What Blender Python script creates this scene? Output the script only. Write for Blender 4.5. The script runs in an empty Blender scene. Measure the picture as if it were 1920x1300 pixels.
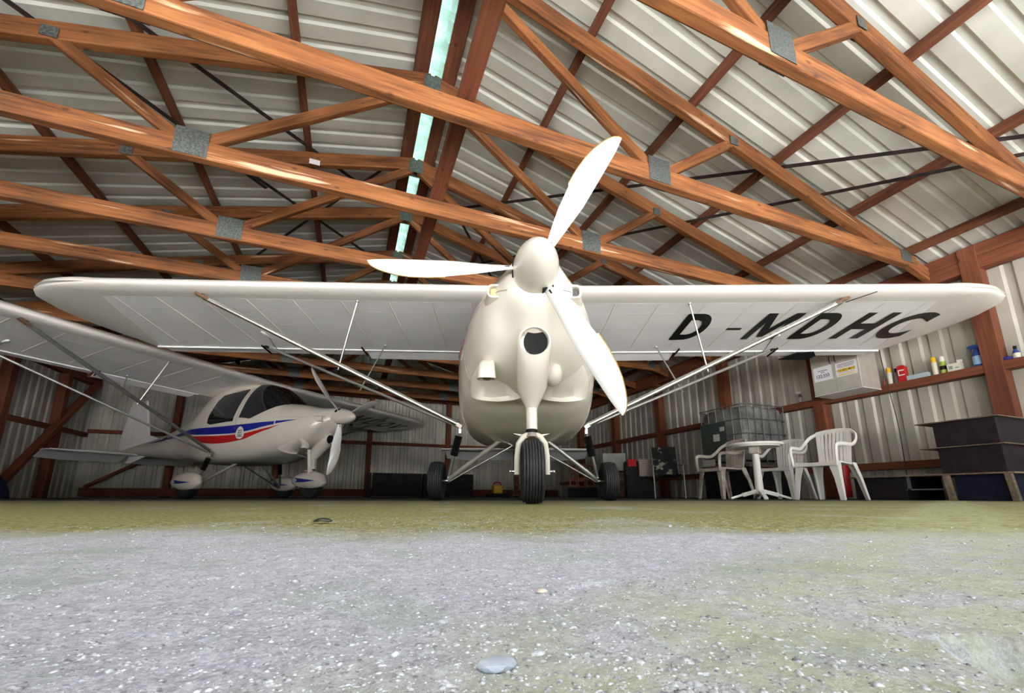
import bpy, bmesh, math, random
from mathutils import Vector, Matrix, noise as mn
from math import sin, cos, pi, radians, atan2, sqrt, hypot
random.seed(7)
SC = bpy.context.scene
COL = SC.collection

# ------------------------------------------------------------------ camera, light, exposure
PITCH = radians(11.6086); YAW = radians(21.106)
cam_d = bpy.data.cameras.new('camera'); cam = bpy.data.objects.new('camera', cam_d); COL.objects.link(cam)
cam.location = (0, 0, 0.055)
cam.rotation_euler = (radians(90) + PITCH, 0, -YAW)
cam_d.sensor_fit = 'HORIZONTAL'; cam_d.sensor_width = 36.0
cam_d.lens = 36.0 * 774.0 / 1920.0
cam_d.shift_y = (770.0 - 650.0) / 1920.0
cam_d.clip_start = 0.01; cam_d.clip_end = 200
SC.camera = cam

world = bpy.data.worlds.new('overcast_sky'); SC.world = world; world.use_nodes = True
wn = world.node_tree.nodes; wl = world.node_tree.links
bg = wn['Background']; bg.inputs[1].default_value = 0.55
tc = wn.new('ShaderNodeTexCoord'); sp = wn.new('ShaderNodeSeparateXYZ'); rp = wn.new('ShaderNodeValToRGB')
wl.new(tc.outputs['Generated'], sp.inputs[0]); wl.new(sp.outputs[2], rp.inputs[0]); wl.new(rp.outputs[0], bg.inputs[0])
e = rp.color_ramp.elements
# unseen low sky darkened to keep the hangar depth dim, bright overcast higher up
e[0].position = 0.06; e[0].color = (0.22, 0.23, 0.22, 1)
e[1].position = 0.85; e[1].color = (1.30, 1.36, 1.46, 1)
k_ = e.new(0.22); k_.color = (0.60, 0.61, 0.62, 1)
k_ = e.new(0.42); k_.color = (1.45, 1.48, 1.52, 1)

# lamp added for bounce light, standing to the side and slightly behind the hangar: it lights the apron outside, never the inside
sd = bpy.data.lights.new('added_bounce_sun', 'SUN'); sd.energy = 18.0; sd.angle = radians(2.5); sd.color = (1.0, 0.985, 0.97)
so_ = bpy.data.objects.new('added_bounce_sun', sd); COL.objects.link(so_)
so_.rotation_euler = Vector((0.62, -0.30, -0.72)).to_track_quat('-Z', 'Y').to_euler()

# daylight enters through the open front of the hangar: a portal guides the sky sampling there
pl = bpy.data.lights.new('door_daylight_portal', 'AREA'); pl.shape = 'RECTANGLE'; pl.size = 12.7; pl.size_y = 4.6
try: pl.cycles.is_portal = True
except Exception: pass
plo = bpy.data.objects.new('door_daylight_portal', pl); COL.objects.link(plo)
plo.location = (0.5, -2.2, 2.3); plo.rotation_euler = (radians(90), 0, 0)

SC.view_settings.view_transform = 'Standard'; SC.view_settings.look = 'None'
SC.view_settings.exposure = 2.65; SC.view_settings.gamma = 1.0
SC.view_settings.use_curve_mapping = False
SC.cycles.max_bounces = 10; SC.cycles.diffuse_bounces = 8; SC.cycles.glossy_bounces = 4
SC.cycles.transmission_bounces = 6; SC.cycles.sample_clamp_indirect = 6.0
SC.cycles.caustics_reflective = False; SC.cycles.caustics_refractive = False

# ------------------------------------------------------------------ materials
def nmat(name, col, rough=0.5, metal=0.0, spec=None, coat=0.0):
    m = bpy.data.materials.new(name); m.use_nodes = True
    b = m.node_tree.nodes['Principled BSDF']
    b.inputs['Base Color'].default_value = (*col, 1); b.inputs['Roughness'].default_value = rough
    b.inputs['Metallic'].default_value = metal
    if spec is not None: b.inputs['Specular IOR Level'].default_value = spec
    if coat: b.inputs['Coat Weight'].default_value = coat; b.inputs['Coat Roughness'].default_value = 0.08
    return m, m.node_tree.nodes, m.node_tree.links, b

def noisy(name, c1, c2, scale=8.0, rough=0.5, metal=0.0, bump=0.0, detail=5.0, stretch=None, lo=0.35, hi=0.65, bscale=None, coat=0.0, spec=None):
    m, n, l, b = nmat(name, c1, rough, metal, spec, coat)
    t = n.new('ShaderNodeTexCoord'); mp = n.new('ShaderNodeMapping')
    l.new(t.outputs['Object'], mp.inputs[0])
    oi = n.new('ShaderNodeObjectInfo'); va = n.new('ShaderNodeVectorMath'); va.operation = 'SCALE'
    cx = n.new('ShaderNodeCombineXYZ')
    for k in range(3): l.new(oi.outputs['Random'], cx.inputs[k])
    l.new(cx.outputs[0], va.inputs[0]); va.inputs['Scale'].default_value = 17.0
    l.new(va.outputs[0], mp.inputs['Location'])
    if stretch: mp.inputs['Scale'].default_value = stretch
    nz = n.new('ShaderNodeTexNoise'); nz.inputs['Scale'].default_value = scale; nz.inputs['Detail'].default_value = detail
    l.new(mp.outputs[0], nz.inputs['Vector'])
    r = n.new('ShaderNodeValToRGB'); r.color_ramp.elements[0].position = lo; r.color_ramp.elements[1].position = hi
    r.color_ramp.elements[0].color = (*c1, 1); r.color_ramp.elements[1].color = (*c2, 1)
    l.new(nz.outputs['Fac'], r.inputs[0]); l.new(r.outputs[0], b.inputs['Base Color'])
    if bump:
        bp = n.new('ShaderNodeBump'); bp.inputs['Strength'].default_value = bump; bp.inputs['Distance'].default_value = 0.01
        if bscale:
            n2 = n.new('ShaderNodeTexNoise'); n2.inputs['Scale'].default_value = bscale; n2.inputs['Detail'].default_value = 4
            l.new(mp.outputs[0], n2.inputs['Vector']); l.new(n2.outputs['Fac'], bp.inputs['Height'])
        else: l.new(nz.outputs['Fac'], bp.inputs['Height'])
        l.new(bp.outputs[0], b.inputs['Normal'])
    return m

def wood(name, dark, mid, light, rough=0.78, streak=0.0):
    """timber with grain along local X, knots and pale worn streaks"""
    m, n, l, b = nmat(name, mid, rough)
    t = n.new('ShaderNodeTexCoord'); oi = n.new('ShaderNodeObjectInfo')
    cx = n.new('ShaderNodeCombineXYZ'); sc = n.new('ShaderNodeVectorMath'); sc.operation = 'SCALE'; sc.inputs['Scale'].default_value = 23.0
    for k in range(3): l.new(oi.outputs['Random'], cx.inputs[k])
    l.new(cx.outputs[0], sc.inputs[0])
    def mapped(s):
        ad = n.new('ShaderNodeVectorMath'); ad.operation = 'ADD'
        l.new(t.outputs['Object'], ad.inputs[0]); l.new(sc.outputs[0], ad.inputs[1])
        mu = n.new('ShaderNodeVectorMath'); mu.operation = 'MULTIPLY'; mu.inputs[1].default_value = s
        l.new(ad.outputs[0], mu.inputs[0]); return mu.outputs[0]
    g = n.new('ShaderNodeTexNoise'); g.inputs['Scale'].default_value = 1.0; g.inputs['Detail'].default_value = 6; g.inputs['Distortion'].default_value = 0.6
    l.new(mapped((2.0, 38, 38)), g.inputs['Vector'])
    big = n.new('ShaderNodeTexNoise'); big.inputs['Scale'].default_value = 1.0; big.inputs['Detail'].default_value = 3
    l.new(mapped((1.3, 5, 5)), big.inputs['Vector'])
    mx = n.new('ShaderNodeMath'); mx.operation = 'MULTIPLY_ADD'; mx.inputs[1].default_value = 0.55
    l.new(g.outputs['Fac'], mx.inputs[0])
    m2 = n.new('ShaderNodeMath'); m2.operation = 'MULTIPLY'; m2.inputs[1].default_value = 0.45
    l.new(big.outputs['Fac'], m2.inputs[0]); l.new(m2.outputs[0], mx.inputs[2])
    r = n.new('ShaderNodeValToRGB'); el = r.color_ramp.elements
    el[0].position = 0.36; el[0].color = (*dark, 1); el[1].position = 0.66; el[1].color = (*light, 1)
    k = el.new(0.5); k.color = (*mid, 1)
    l.new(mx.outputs[0], r.inputs[0])
    # knots
    vo = n.new('ShaderNodeTexVoronoi'); vo.inputs['Scale'].default_value = 1.0; l.new(mapped((4.2, 9, 9)), vo.inputs['Vector'])
    kr = n.new('ShaderNodeValToRGB'); kr.color_ramp.elements[0].position = 0.06; kr.color_ramp.elements[0].color = (1, 1, 1, 1)
    kr.color_ramp.elements[1].position = 0.16; kr.color_ramp.elements[1].color = (0, 0, 0, 1)
    l.new(vo.outputs['Distance'], kr.inputs[0])
    mk = n.new('ShaderNodeMixRGB'); mk.inputs[2].default_value = (dark[0]*0.45, dark[1]*0.4, dark[2]*0.4, 1)
    l.new(r.outputs[0], mk.inputs[1])
    km = n.new('ShaderNodeMath'); km.operation = 'MULTIPLY'; km.inputs[1].default_value = 0.75
    l.new(kr.outputs[0], km.inputs[0]); l.new(km.outputs[0], mk.inputs[0])
    out = mk.outputs[0]
    if streak:
        s = n.new('ShaderNodeTexNoise'); s.inputs['Scale'].default_value = 1.0; s.inputs['Detail'].default_value = 4
        l.new(mapped((0.8, 13, 13)), s.inputs['Vector'])
        sr = n.new('ShaderNodeValToRGB'); sr.color_ramp.elements[0].position = 0.645; sr.color_ramp.elements[0].color = (0, 0, 0, 1)
        sr.color_ramp.elements[1].position = 0.705; sr.color_ramp.elements[1].color = (streak,)*3 + (1,)
        l.new(s.outputs['Fac'], sr.inputs[0])
        ms = n.new('ShaderNodeMixRGB'); ms.inputs[2].default_value = (0.62, 0.42, 0.27, 1)
        l.new(sr.outputs[0], ms.inputs[0]); l.new(out, ms.inputs[1]); out = ms.outputs[0]
    l.new(out, b.inputs['Base Color'])
    bp = n.new('ShaderNodeBump'); bp.inputs['Strength'].default_value = 0.25; bp.inputs['Distance'].default_value = 0.004
    l.new(g.outputs['Fac'], bp.inputs['Height']); l.new(bp.outputs[0], b.inputs['Normal'])
    return m

M = {}
M['truss'] = wood('orange_stained_timber', (0.080, 0.026, 0.007), (0.205, 0.070, 0.017), (0.31, 0.120, 0.034), streak=0.85)
M['purlin'] = wood('shade_darkened_timber', (0.085, 0.026, 0.012), (0.15, 0.048, 0.022), (0.24, 0.085, 0.04))  # purlins' underside shade is put into this darker base colour
M['post'] = wood('red_brown_timber', (0.11, 0.030, 0.013), (0.17, 0.048, 0.020), (0.24, 0.075, 0.033))
M['greywood'] = wood('weathered_timber', (0.10, 0.075, 0.05), (0.17, 0.125, 0.08), (0.26, 0.2, 0.14))
M['roof'] = noisy('roof_sheet', (0.57, 0.59, 0.53), (0.65, 0.67, 0.61), 3.0, 0.55, 0.0, 0.05, bscale=60)
M['wallsheet'] = noisy('wall_sheet', (0.40, 0.385, 0.33), (0.60, 0.585, 0.51), 2.5, 0.5, 0.1, 0.06, stretch=(1, 1, 0.5), bscale=50)
M['gusset'] = noisy('galvanised_nail_plate', (0.075, 0.085, 0.082), (0.14, 0.155, 0.15), 60, 0.5, 0.5, 0.6, lo=0.4, hi=0.6)
M['strap'] = noisy('dark_steel_strap', (0.035, 0.032, 0.034), (0.07, 0.06, 0.06), 9, 0.5, 0.5)
M['gel'] = noisy('cream_gelcoat', (0.73, 0.695, 0.625), (0.76, 0.725, 0.655), 3, 0.25, 0, 0, coat=0.5)
M['wing'] = noisy('white_wing_fabric', (0.84, 0.83, 0.84), (0.89, 0.88, 0.89), 3, 0.38, 0, 0.03, bscale=220)
M['wingle'] = noisy('white_leading_edge', (0.77, 0.75, 0.71), (0.80, 0.78, 0.74), 3, 0.3, 0, 0, coat=0.3)
M['prop'] = nmat('white_propeller', (0.88, 0.88, 0.89), 0.22, 0, None, 0.6)[0]
M['seam'] = nmat('panel_seam', (0.30, 0.28, 0.25), 0.6)[0]
M['black'] = nmat('black_plastic', (0.008, 0.008, 0.008), 0.6, 0, 0.2)[0]
M['blackvinyl'] = nmat('black_lettering', (0.008, 0.008, 0.009), 0.35)[0]
M['rubber'] = noisy('tyre_rubber', (0.014, 0.016, 0.018), (0.030, 0.034, 0.038), 25, 0.6, 0, 0.2)
M['alu'] = nmat('polished_aluminium', (0.70, 0.69, 0.67), 0.22, 0.95)[0]
M['steel'] = nmat('grey_steel_tube', (0.42, 0.42, 0.40), 0.35, 0.75)[0]
M['paintgrey'] = nmat('warm_grey_tube', (0.36, 0.34, 0.30), 0.4, 0.1)[0]
M['rodgrey'] = nmat('dark_grey_tube', (0.14, 0.14, 0.14), 0.4, 0.3)[0]
M['blue'] = nmat('blue_stripe', (0.012, 0.018, 0.30), 0.3)[0]
M['red'] = nmat('red_stripe', (0.55, 0.012, 0.015), 0.3)[0]
M['stripewhite'] = nmat('white_decal', (0.82, 0.80, 0.76), 0.35)[0]
M['darkstripe'] = nmat('dark_pinstripe', (0.05, 0.03, 0.08), 0.35)[0]
M['glass'] = nmat('dark_cabin_glass', (0.012, 0.015, 0.018), 0.06, 0.0, 0.6, 0.4)[0]
M['cabinpanel'] = nmat('grey_interior_panel', (0.10, 0.10, 0.095), 0.6)[0]
M['lamp'] = nmat('yellowed_lamp_glass', (0.78, 0.66, 0.34), 0.25, 0, 0.5, 0.5)[0]
M['gold'] = nmat('gold_edge', (0.50, 0.30, 0.06), 0.35, 0.6)[0]
M['chair'] = noisy('white_resin', (0.76, 0.75, 0.71), (0.86, 0.85, 0.82), 6, 0.4, 0, 0.03, bscale=60)
M['chairold'] = noisy('weathered_resin', (0.36, 0.31, 0.25), (0.66, 0.62, 0.56), 7, 0.5)
M['ibc'] = noisy('milky_tank_plastic', (0.10, 0.095, 0.085), (0.27, 0.28, 0.28), 3.5, 0.5, lo=0.35, hi=0.62)
M['placard'] = nmat('dark_green_plate', (0.045, 0.06, 0.055), 0.5)[0]
M['label'] = nmat('faded_paper_label', (0.50, 0.52, 0.46), 0.7)[0]
M['paper'] = nmat('white_paper', (0.80, 0.80, 0.84), 0.7)[0]
M['ink'] = nmat('dark_blue_ink', (0.02, 0.03, 0.12), 0.6)[0]
M['inkblack'] = nmat('black_ink', (0.02, 0.02, 0.02), 0.6)[0]
M['yellowink'] = nmat('yellow_marker', (0.85, 0.58, 0.04), 0.6)[0]
M['cabinet'] = noisy('grey_laminate', (0.43, 0.42, 0.37), (0.50, 0.49, 0.44), 8, 0.5)
M['cabinetside'] = noisy('taupe_laminate', (0.33, 0.30, 0.27), (0.38, 0.35, 0.31), 8, 0.55)
M['darkbox'] = noisy('black_fibreglass', (0.012, 0.009, 0.012), (0.020, 0.015, 0.019), 12, 0.6, spec=0.25)
M['darkboard'] = noisy('dark_grey_board', (0.010, 0.010, 0.011), (0.022, 0.022, 0.022), 9, 0.6, spec=0.2)
M['darkblue'] = noisy('dark_blue_tarp', (0.008, 0.012, 0.06), (0.02, 0.028, 0.11), 7, 0.7)
M['navybox'] = noisy('dark_navy_panel', (0.007, 0.009, 0.024), (0.012, 0.014, 0.034), 12, 0.6, spec=0.2)
M['brick'] = noisy('red_brown_brick', (0.22, 0.08, 0.045), (0.34, 0.14, 0.08), 14, 0.8)
M['brown'] = noisy('brown_leather', (0.10, 0.05, 0.03), (0.17, 0.09, 0.05), 9, 0.6)
M['greybox'] = noisy('grey_sheet_metal', (0.25, 0.26, 0.25), (0.34, 0.35, 0.34), 6, 0.5, 0.2)
M['camo'] = noisy('patterned_dark_fabric', (0.008, 0.008, 0.008), (0.30, 0.29, 0.24), 9, 0.85, lo=0.55, hi=0.62)
M['redcloth'] = nmat('red_cloth', (0.50, 0.012, 0.02), 0.8)[0]
M['redext'] = nmat('red_enamel', (0.50, 0.015, 0.015), 0.35)[0]
M['yellow'] = nmat('yellow_plastic', (0.85, 0.50, 0.02), 0.4)[0]
M['cream'] = nmat('cream_plastic', (0.68, 0.66, 0.55), 0.45)[0]
M['lime'] = nmat('lime_label', (0.42, 0.55, 0.08), 0.45)[0]
M['bluep'] = nmat('blue_plastic', (0.02, 0.06, 0.32), 0.35)[0]
M['bluelabel'] = nmat('light_blue_label', (0.30, 0.48, 0.70), 0.4)[0]
M['navy'] = nmat('navy_cloth', (0.02, 0.02, 0.20), 0.7)[0]
M['paleblue'] = noisy('pale_blue_cardboard', (0.33, 0.43, 0.46), (0.40, 0.50, 0.53), 20, 0.7)
M['whitep'] = nmat('white_plastic', (0.74, 0.74, 0.72), 0.4)[0]
M['orange'] = nmat('orange_red_plastic', (0.45, 0.09, 0.05), 0.45)[0]
M['cable'] = nmat('dark_cable', (0.03, 0.02, 0.02), 0.6)[0]
M['leaf'] = noisy('dried_dark_leaf', (0.016, 0.016, 0.010), (0.06, 0.06, 0.03), 60, 0.35)

# plaid towel
m, n, l, b = nmat('plaid_towel', (0.5, 0.45, 0.4), 0.85)
t = n.new('ShaderNodeTexCoord'); out = None
for k, col in ((0, (0.34, 0.22, 0.2)), (2, (0.3, 0.22, 0.2))):
    w = n.new('ShaderNodeTexWave'); w.bands_direction = 'X' if k == 0 else 'Z'; w.inputs['Scale'].default_value = 9
    l.new(t.outputs['Object'], w.inputs[0]); r = n.new('ShaderNodeValToRGB'); r.color_ramp.elements[0].position = 0.72; r.color_ramp.elements[1].position = 0.85
    l.new(w.outputs[0], r.inputs[0]); mx = n.new('ShaderNodeMixRGB'); mx.inputs[1].default_value = (0.52, 0.47, 0.42, 1); mx.inputs[2].default_value = (*col, 1)
    if out: l.new(out, mx.inputs[1])
    l.new(r.outputs[0], mx.inputs[0]); out = mx.outputs[0]
l.new(out, b.inputs['Base Color']); M['towel'] = m

# translucent ridge sheet
m = bpy.data.materials.new('translucent_ridge_sheet'); m.use_nodes = True; n = m.node_tree.nodes; l = m.node_tree.links
n.clear(); o = n.new('ShaderNodeOutputMaterial'); tr = n.new('ShaderNodeBsdfTranslucent'); df = n.new('ShaderNodeBsdfPrincipled'); mx = n.new('ShaderNodeMixShader')
nz = n.new('ShaderNodeTexNoise'); nz.inputs['Scale'].default_value = 7; nz.inputs['Detail'].default_value = 6; t = n.new('ShaderNodeTexCoord')
r = n.new('ShaderNodeValToRGB'); r.color_ramp.elements[0].position = 0.38; r.color_ramp.elements[1].position = 0.62
r.color_ramp.elements[0].color = (0.008, 0.020, 0.017, 1); r.color_ramp.elements[1].color = (0.024, 0.050, 0.042, 1)
l.new(t.outputs['Object'], nz.inputs[0]); l.new(nz.outputs['Fac'], r.inputs[0]); l.new(r.outputs[0], tr.inputs[0])
df.inputs['Base Color'].default_value = (0.35, 0.5, 0.45, 1); df.inputs['Roughness'].default_value = 0.4
mx.inputs[0].default_value = 0.3; l.new(tr.outputs[0], mx.inputs[1]); l.new(df.outputs[0], mx.inputs[2]); l.new(mx.outputs[0], o.inputs[0])
M['skylight'] = m

# concrete floor: pale gritty concrete, moss band inside the door, far floor's shade painted dark
def ground_material():
    m, n, l, b = nmat('mossy_gritty_concrete', (0.4, 0.4, 0.4), 0.85)
    t = n.new('ShaderNodeTexCoord'); P = t.outputs['Object']
    def nz(scale, detail=6, vec=None, rough=0.6):
        q = n.new('ShaderNodeTexNoise'); q.inputs['Scale'].default_value = scale; q.inputs['Detail'].default_value = detail
        q.inputs['Roughness'].default_value = rough; l.new(vec or P, q.inputs['Vector']); return q.outputs['Fac']
    def ramp(f, stops):
        r = n.new('ShaderNodeValToRGB'); el = r.color_ramp.elements
        el[0].position, el[0].color = stops[0][0], (*stops[0][1], 1); el[1].position, el[1].color = stops[-1][0], (*stops[-1][1], 1)
        for p, c in stops[1:-1]: k = el.new(p); k.color = (*c, 1)
        l.new(f, r.inputs[0]); return r.outputs[0]
    def math(op, a, bb):
        q = n.new('ShaderNodeMath'); q.operation = op
        for k, v in ((0, a), (1, bb)):
            if isinstance(v, (int, float)): q.inputs[k].default_value = v
            else: l.new(v, q.inputs[k])
        return q.outputs[0]
    def mix(f, a, bb, mode='MIX'):
        q = n.new('ShaderNodeMixRGB'); q.blend_type = mode
        for k, v in ((0, f), (1, a), (2, bb)):
            if isinstance(v, tuple): q.inputs[k].default_value = (*v, 1)
            elif isinstance(v, (int, float)): q.inputs[k].default_value = v
            else: l.new(v, q.inputs[k])
        return q.outputs[0]
    # fine grit grains
    vo = n.new('ShaderNodeTexVoronoi'); vo.inputs['Scale'].default_value = 420; l.new(P, vo.inputs['Vector'])
    sepc = n.new('ShaderNodeSeparateColor'); l.new(vo.outputs['Color'], sepc.inputs[0])
    base = ramp(sepc.outputs[0], [(0.0, (0.13, 0.13, 0.15)), (0.25, (0.32, 0.325, 0.37)), (0.6, (0.52, 0.54, 0.60)), (1.0, (0.82, 0.84, 0.88))])
    vb = n.new('ShaderNodeTexVoronoi'); vb.inputs['Scale'].default_value = 150; l.new(P, vb.inputs['Vector'])
    sb = n.new('ShaderNodeSeparateColor'); l.new(vb.outputs['Color'], sb.inputs[0])
    base = mix(0.62, base, ramp(nz(520, 7, None, 0.8), [(0.40, (0.11, 0.11, 0.13)), (0.50, (0.42, 0.43, 0.48)), (0.60, (0.86, 0.88, 0.92))]))
    base = mix(0.3, base, ramp(sb.outputs[0], [(0.0, (0.24, 0.24, 0.27)), (0.5, (0.44, 0.45, 0.50)), (1.0, (0.64, 0.66, 0.71))]))
    base = mix(math('MULTIPLY', nz(9, 8), 0.5), base, ramp(nz(60, 10, None, 0.75), [(0.36, (0.28, 0.28, 0.33)), (0.64, (0.72, 0.75, 0.82))]))
    # grey-green algae patches
    alg = ramp(nz(6.5, 7), [(0.50, (0, 0, 0)), (0.66, (0.6, 0.6, 0.6))])
    base = mix(alg, base, mix(nz(90, 4), (0.14, 0.21, 0.16), (0.40, 0.47, 0.36)))
    se = n.new('ShaderNodeSeparateXYZ'); l.new(P, se.inputs[0])
    X, Y = se.outputs[0], se.outputs[1]
    dep = math('ADD', math('MULTIPLY', X, 0.36), math('MULTIPLY', Y, 0.933))     # distance inward from the threshold
    wob = math('MULTIPLY', math('SUBTRACT', nz(1.3, 5), 0.5), 0.9)
    d2 = math('ADD', dep, wob)
    moss = ramp(d2, [(0.0, (0, 0, 0)), (0.52, (0, 0, 0)), (0.74, (1, 1, 1)), (1.0, (1, 1, 1))])
    patch = ramp(nz(2.2, 6), [(0.30, (0.35, 0.35, 0.35)), (0.46, (1, 1, 1))])
    mossf = math('MULTIPLY', moss, patch)
    mosscol = mix(ramp(nz(70, 9, None, 0.75), [(0.38, (0, 0, 0)), (0.62, (1, 1, 1))]), (0.085, 0.092, 0.022), (0.42, 0.42, 0.16))
    base = mix(mossf, base, mosscol)
    # concrete darker inward, then the unlit depth's shade painted into the colour
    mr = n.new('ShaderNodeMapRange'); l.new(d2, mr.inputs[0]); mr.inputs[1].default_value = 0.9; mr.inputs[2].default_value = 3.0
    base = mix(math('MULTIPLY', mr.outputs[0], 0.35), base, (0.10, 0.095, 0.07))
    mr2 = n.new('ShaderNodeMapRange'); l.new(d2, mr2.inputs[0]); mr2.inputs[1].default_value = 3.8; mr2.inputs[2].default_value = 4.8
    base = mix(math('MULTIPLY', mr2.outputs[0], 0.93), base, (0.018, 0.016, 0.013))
    # mossy lip right at the threshold, front right
    lipd = math('ADD', math('MULTIPLY', X, -0.75), dep)
    lipn = ramp(math('ADD', lipd, 0.25), [(0.0, (0, 0, 0)), (0.1, (0, 0, 0)), (0.2, (1, 1, 1))])
    lip = ramp(math('ADD', lipd, math('MULTIPLY', math('SUBTRACT', nz(16, 5), 0.5), 0.12)), [(0.0, (1, 1, 1)), (0.08, (1, 1, 1)), (0.17, (0, 0, 0))])
    lip = math('MULTIPLY', lip, ramp(nz(24, 5), [(0.35, (0.1, 0.1, 0.1)), (0.55, (1, 1, 1))]))
    lip = math('MULTIPLY', math('MULTIPLY', lip, lipn), 0.6)
    mo = n.new('ShaderNodeMapRange'); l.new(Y, mo.inputs[0]); mo.inputs[1].default_value = -2.2; mo.inputs[2].default_value = -1.5
    base = mix(mo.outputs[0], mix(nz(3, 6), (0.50, 0.49, 0.48), (0.60, 0.59, 0.58)), base)
    base = mix(lip, base, mix(nz(160, 4), (0.22, 0.27, 0.09), (0.66, 0.68, 0.45)))
    l.new(base, b.inputs['Base Color'])
    bp = n.new('ShaderNodeBump'); bp.inputs['Strength'].default_value = 1.0; bp.inputs['Distance'].default_value = 0.0014
    hgt = math('ADD', math('MULTIPLY', nz(700, 4), 0.5), math('MULTIPLY', nz(240, 8, None, 0.7), 1.6))
    l.new(hgt, bp.inputs['Height']); l.new(bp.outputs[0], b.inputs['Normal'])
    return m
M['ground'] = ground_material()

# ------------------------------------------------------------------ mesh helpers
class MB:
    def __init__(s): s.v = []; s.f = []
    def add(s, vs, fs):
        o = len(s.v); s.v += [tuple(p) for p in vs]; s.f += [tuple(i + o for i in f) for f in fs]; return s
    def box(s, x0, x1, y0, y1, z0, z1, M4=None):
        vs = [(x, y, z) for x in (x0, x1) for y in (y0, y1) for z in (z0, z1)]
        if M4 is not None: vs = [M4 @ Vector(p) for p in vs]
        return s.add(vs, [(0, 1, 3, 2), (4, 6, 7, 5), (0, 4, 5, 1), (2, 3, 7, 6), (0, 2, 6, 4), (1, 5, 7, 3)])
    def bar(s, a, b, w, h, up=(0, 0, 1)):
        a = Vector(a); b = Vector(b); d = (b - a).normalized(); u = Vector(up); r = d.cross(u).normalized(); u = r.cross(d)
        vs = []
        for p in (a, b):
            for i, j in ((-1, -1), (1, -1), (1, 1), (-1, 1)): vs.append(p + r * (i * w / 2) + u * (j * h / 2))
        return s.add(vs, [(3, 2, 1, 0), (4, 5, 6, 7), (0, 1, 5, 4), (1, 2, 6, 5), (2, 3, 7, 6), (3, 0, 4, 7)])
    def tube(s, pts, r, n=12, caps=True, sq=None):
        pts = [Vector(p) for p in pts]; rs = r if isinstance(r, (list, tuple)) else [r] * len(pts)
        vs = []; fs = []; prev = None
        for i, p in enumerate(pts):
            if i == 0: d = pts[1] - p
            elif i == len(pts) - 1: d = p - pts[i - 1]
            else: d = (pts[i + 1] - p).normalized() + (p - pts[i - 1]).normalized()
            d = d.normalized()
            if prev is None:
                u = Vector((0, 0, 1)) if abs(d.z) < 0.9 else Vector((1, 0, 0))
            else: u = prev
            x = d.cross(u).normalized(); y = x.cross(d).normalized(); prev = y
            ax, ay = (sq if sq else (1, 1))
            for k in range(n):
                a = 2 * pi * k / n; vs.append(p + x * cos(a) * rs[i] * ax + y * sin(a) * rs[i] * ay)
        for i in range(len(pts) - 1):
            for k in range(n):
                a = i * n + k; b = i * n + (k + 1) % n; fs.append((a, b, b + n, a + n))
        if caps: fs.append(tuple(range(n))[::-1]); fs.append(tuple((len(pts) - 1) * n + k for k in range(n)))
        return s.add(vs, fs)
    def loft(s, rings, cap0=True, cap1=True, closed=True):
        n = len(rings[0]); vs = [p for r in rings for p in r]; fs = []
        for i in range(len(rings) - 1):
            for k in range(n if closed else n - 1):
                a = i * n + k; b = i * n + (k + 1) % n; fs.append((a, b, b + n, a + n))
        if cap0: fs.append(tuple(range(n))[::-1])
        if cap1: fs.append(tuple((len(rings) - 1) * n + k for k in range(n)))
        return s.add(vs, fs)
    def lathe(s, prof, n=24, axis='z', c=(0, 0, 0)):
        rings = []
        for r, h in prof:
            ring = []
            for k in range(n):
                a = 2 * pi * k / n; q = (r * cos(a), r * sin(a), h)
                if axis == 'y': q = (q[0], h, q[1])
                if axis == 'x': q = (h, q[0], q[1])
                ring.append((q[0] + c[0], q[1] + c[1], q[2] + c[2]))
            rings.append(ring)
        return s.loft(rings)
    def prism(s, poly, d0, d1, axis='y'):
        n = len(poly); vs = []
        for d in (d0, d1):
            for a, b in poly: vs.append({'y': (a, d, b), 'x': (d, a, b), 'z': (a, b, d)}[axis])
        fs = [tuple(range(n))[::-1], tuple(range(n, 2 * n))] + [(k, (k + 1) % n, n + (k + 1) % n, n + k) for k in range(n)]
        return s.add(vs, fs)
    def sphere(s, c, r, n=14, m=9, sx=(1, 1, 1)):
        rings = []
        for i in range(1, m):
            a = pi * i / m; rings.append([(c[0] + r * sx[0] * sin(a) * cos(2 * pi * k / n), c[1] + r * sx[1] * sin(a) * sin(2 * pi * k / n), c[2] - r * sx[2] * cos(a)) for k in range(n)])
        return s.loft(rings)
    def xf(s, M4): s.v = [tuple(M4 @ Vector(p)) for p in s.v]; return s

def fixn(me):
    bm = bmesh.new(); bm.from_mesh(me); bmesh.ops.recalc_face_normals(bm, faces=bm.faces); bm.to_mesh(me); bm.free()

def obj(name, mb, mat, parent=None, smooth=None, bevel=0.0, kind=None, recalc=True, sub=0):
    me = bpy.data.meshes.new(name); me.from_pydata([tuple(p) for p in mb.v], [], mb.f); me.update()
    if recalc: fixn(me)
    ms = mat if isinstance(mat, (list, tuple)) else [mat]
    for q in ms: me.materials.append(M[q] if isinstance(q, str) else q)
    if smooth is not None:
        me.shade_smooth()
        if smooth < 180:
            try: me.set_sharp_from_angle(angle=radians(smooth))
            except Exception: pass
    o = bpy.data.objects.new(name, me); COL.objects.link(o)
    if parent: o.parent = parent
    if bevel:
        bv = o.modifiers.new('bevel', 'BEVEL'); bv.width = bevel; bv.segments = 2; bv.limit_method = 'ANGLE'; bv.angle_limit = radians(40)
    if sub:
        sm = o.modifiers.new('sub', 'SUBSURF'); sm.levels = sub; sm.render_levels = sub
    if kind: o['kind'] = kind
    return o

def tag(o, label, cat, group=None, kind=None):
    o['label'] = label; o['category'] = cat
    if group: o['group'] = group
    if kind: o['kind'] = kind
    return o

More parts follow.
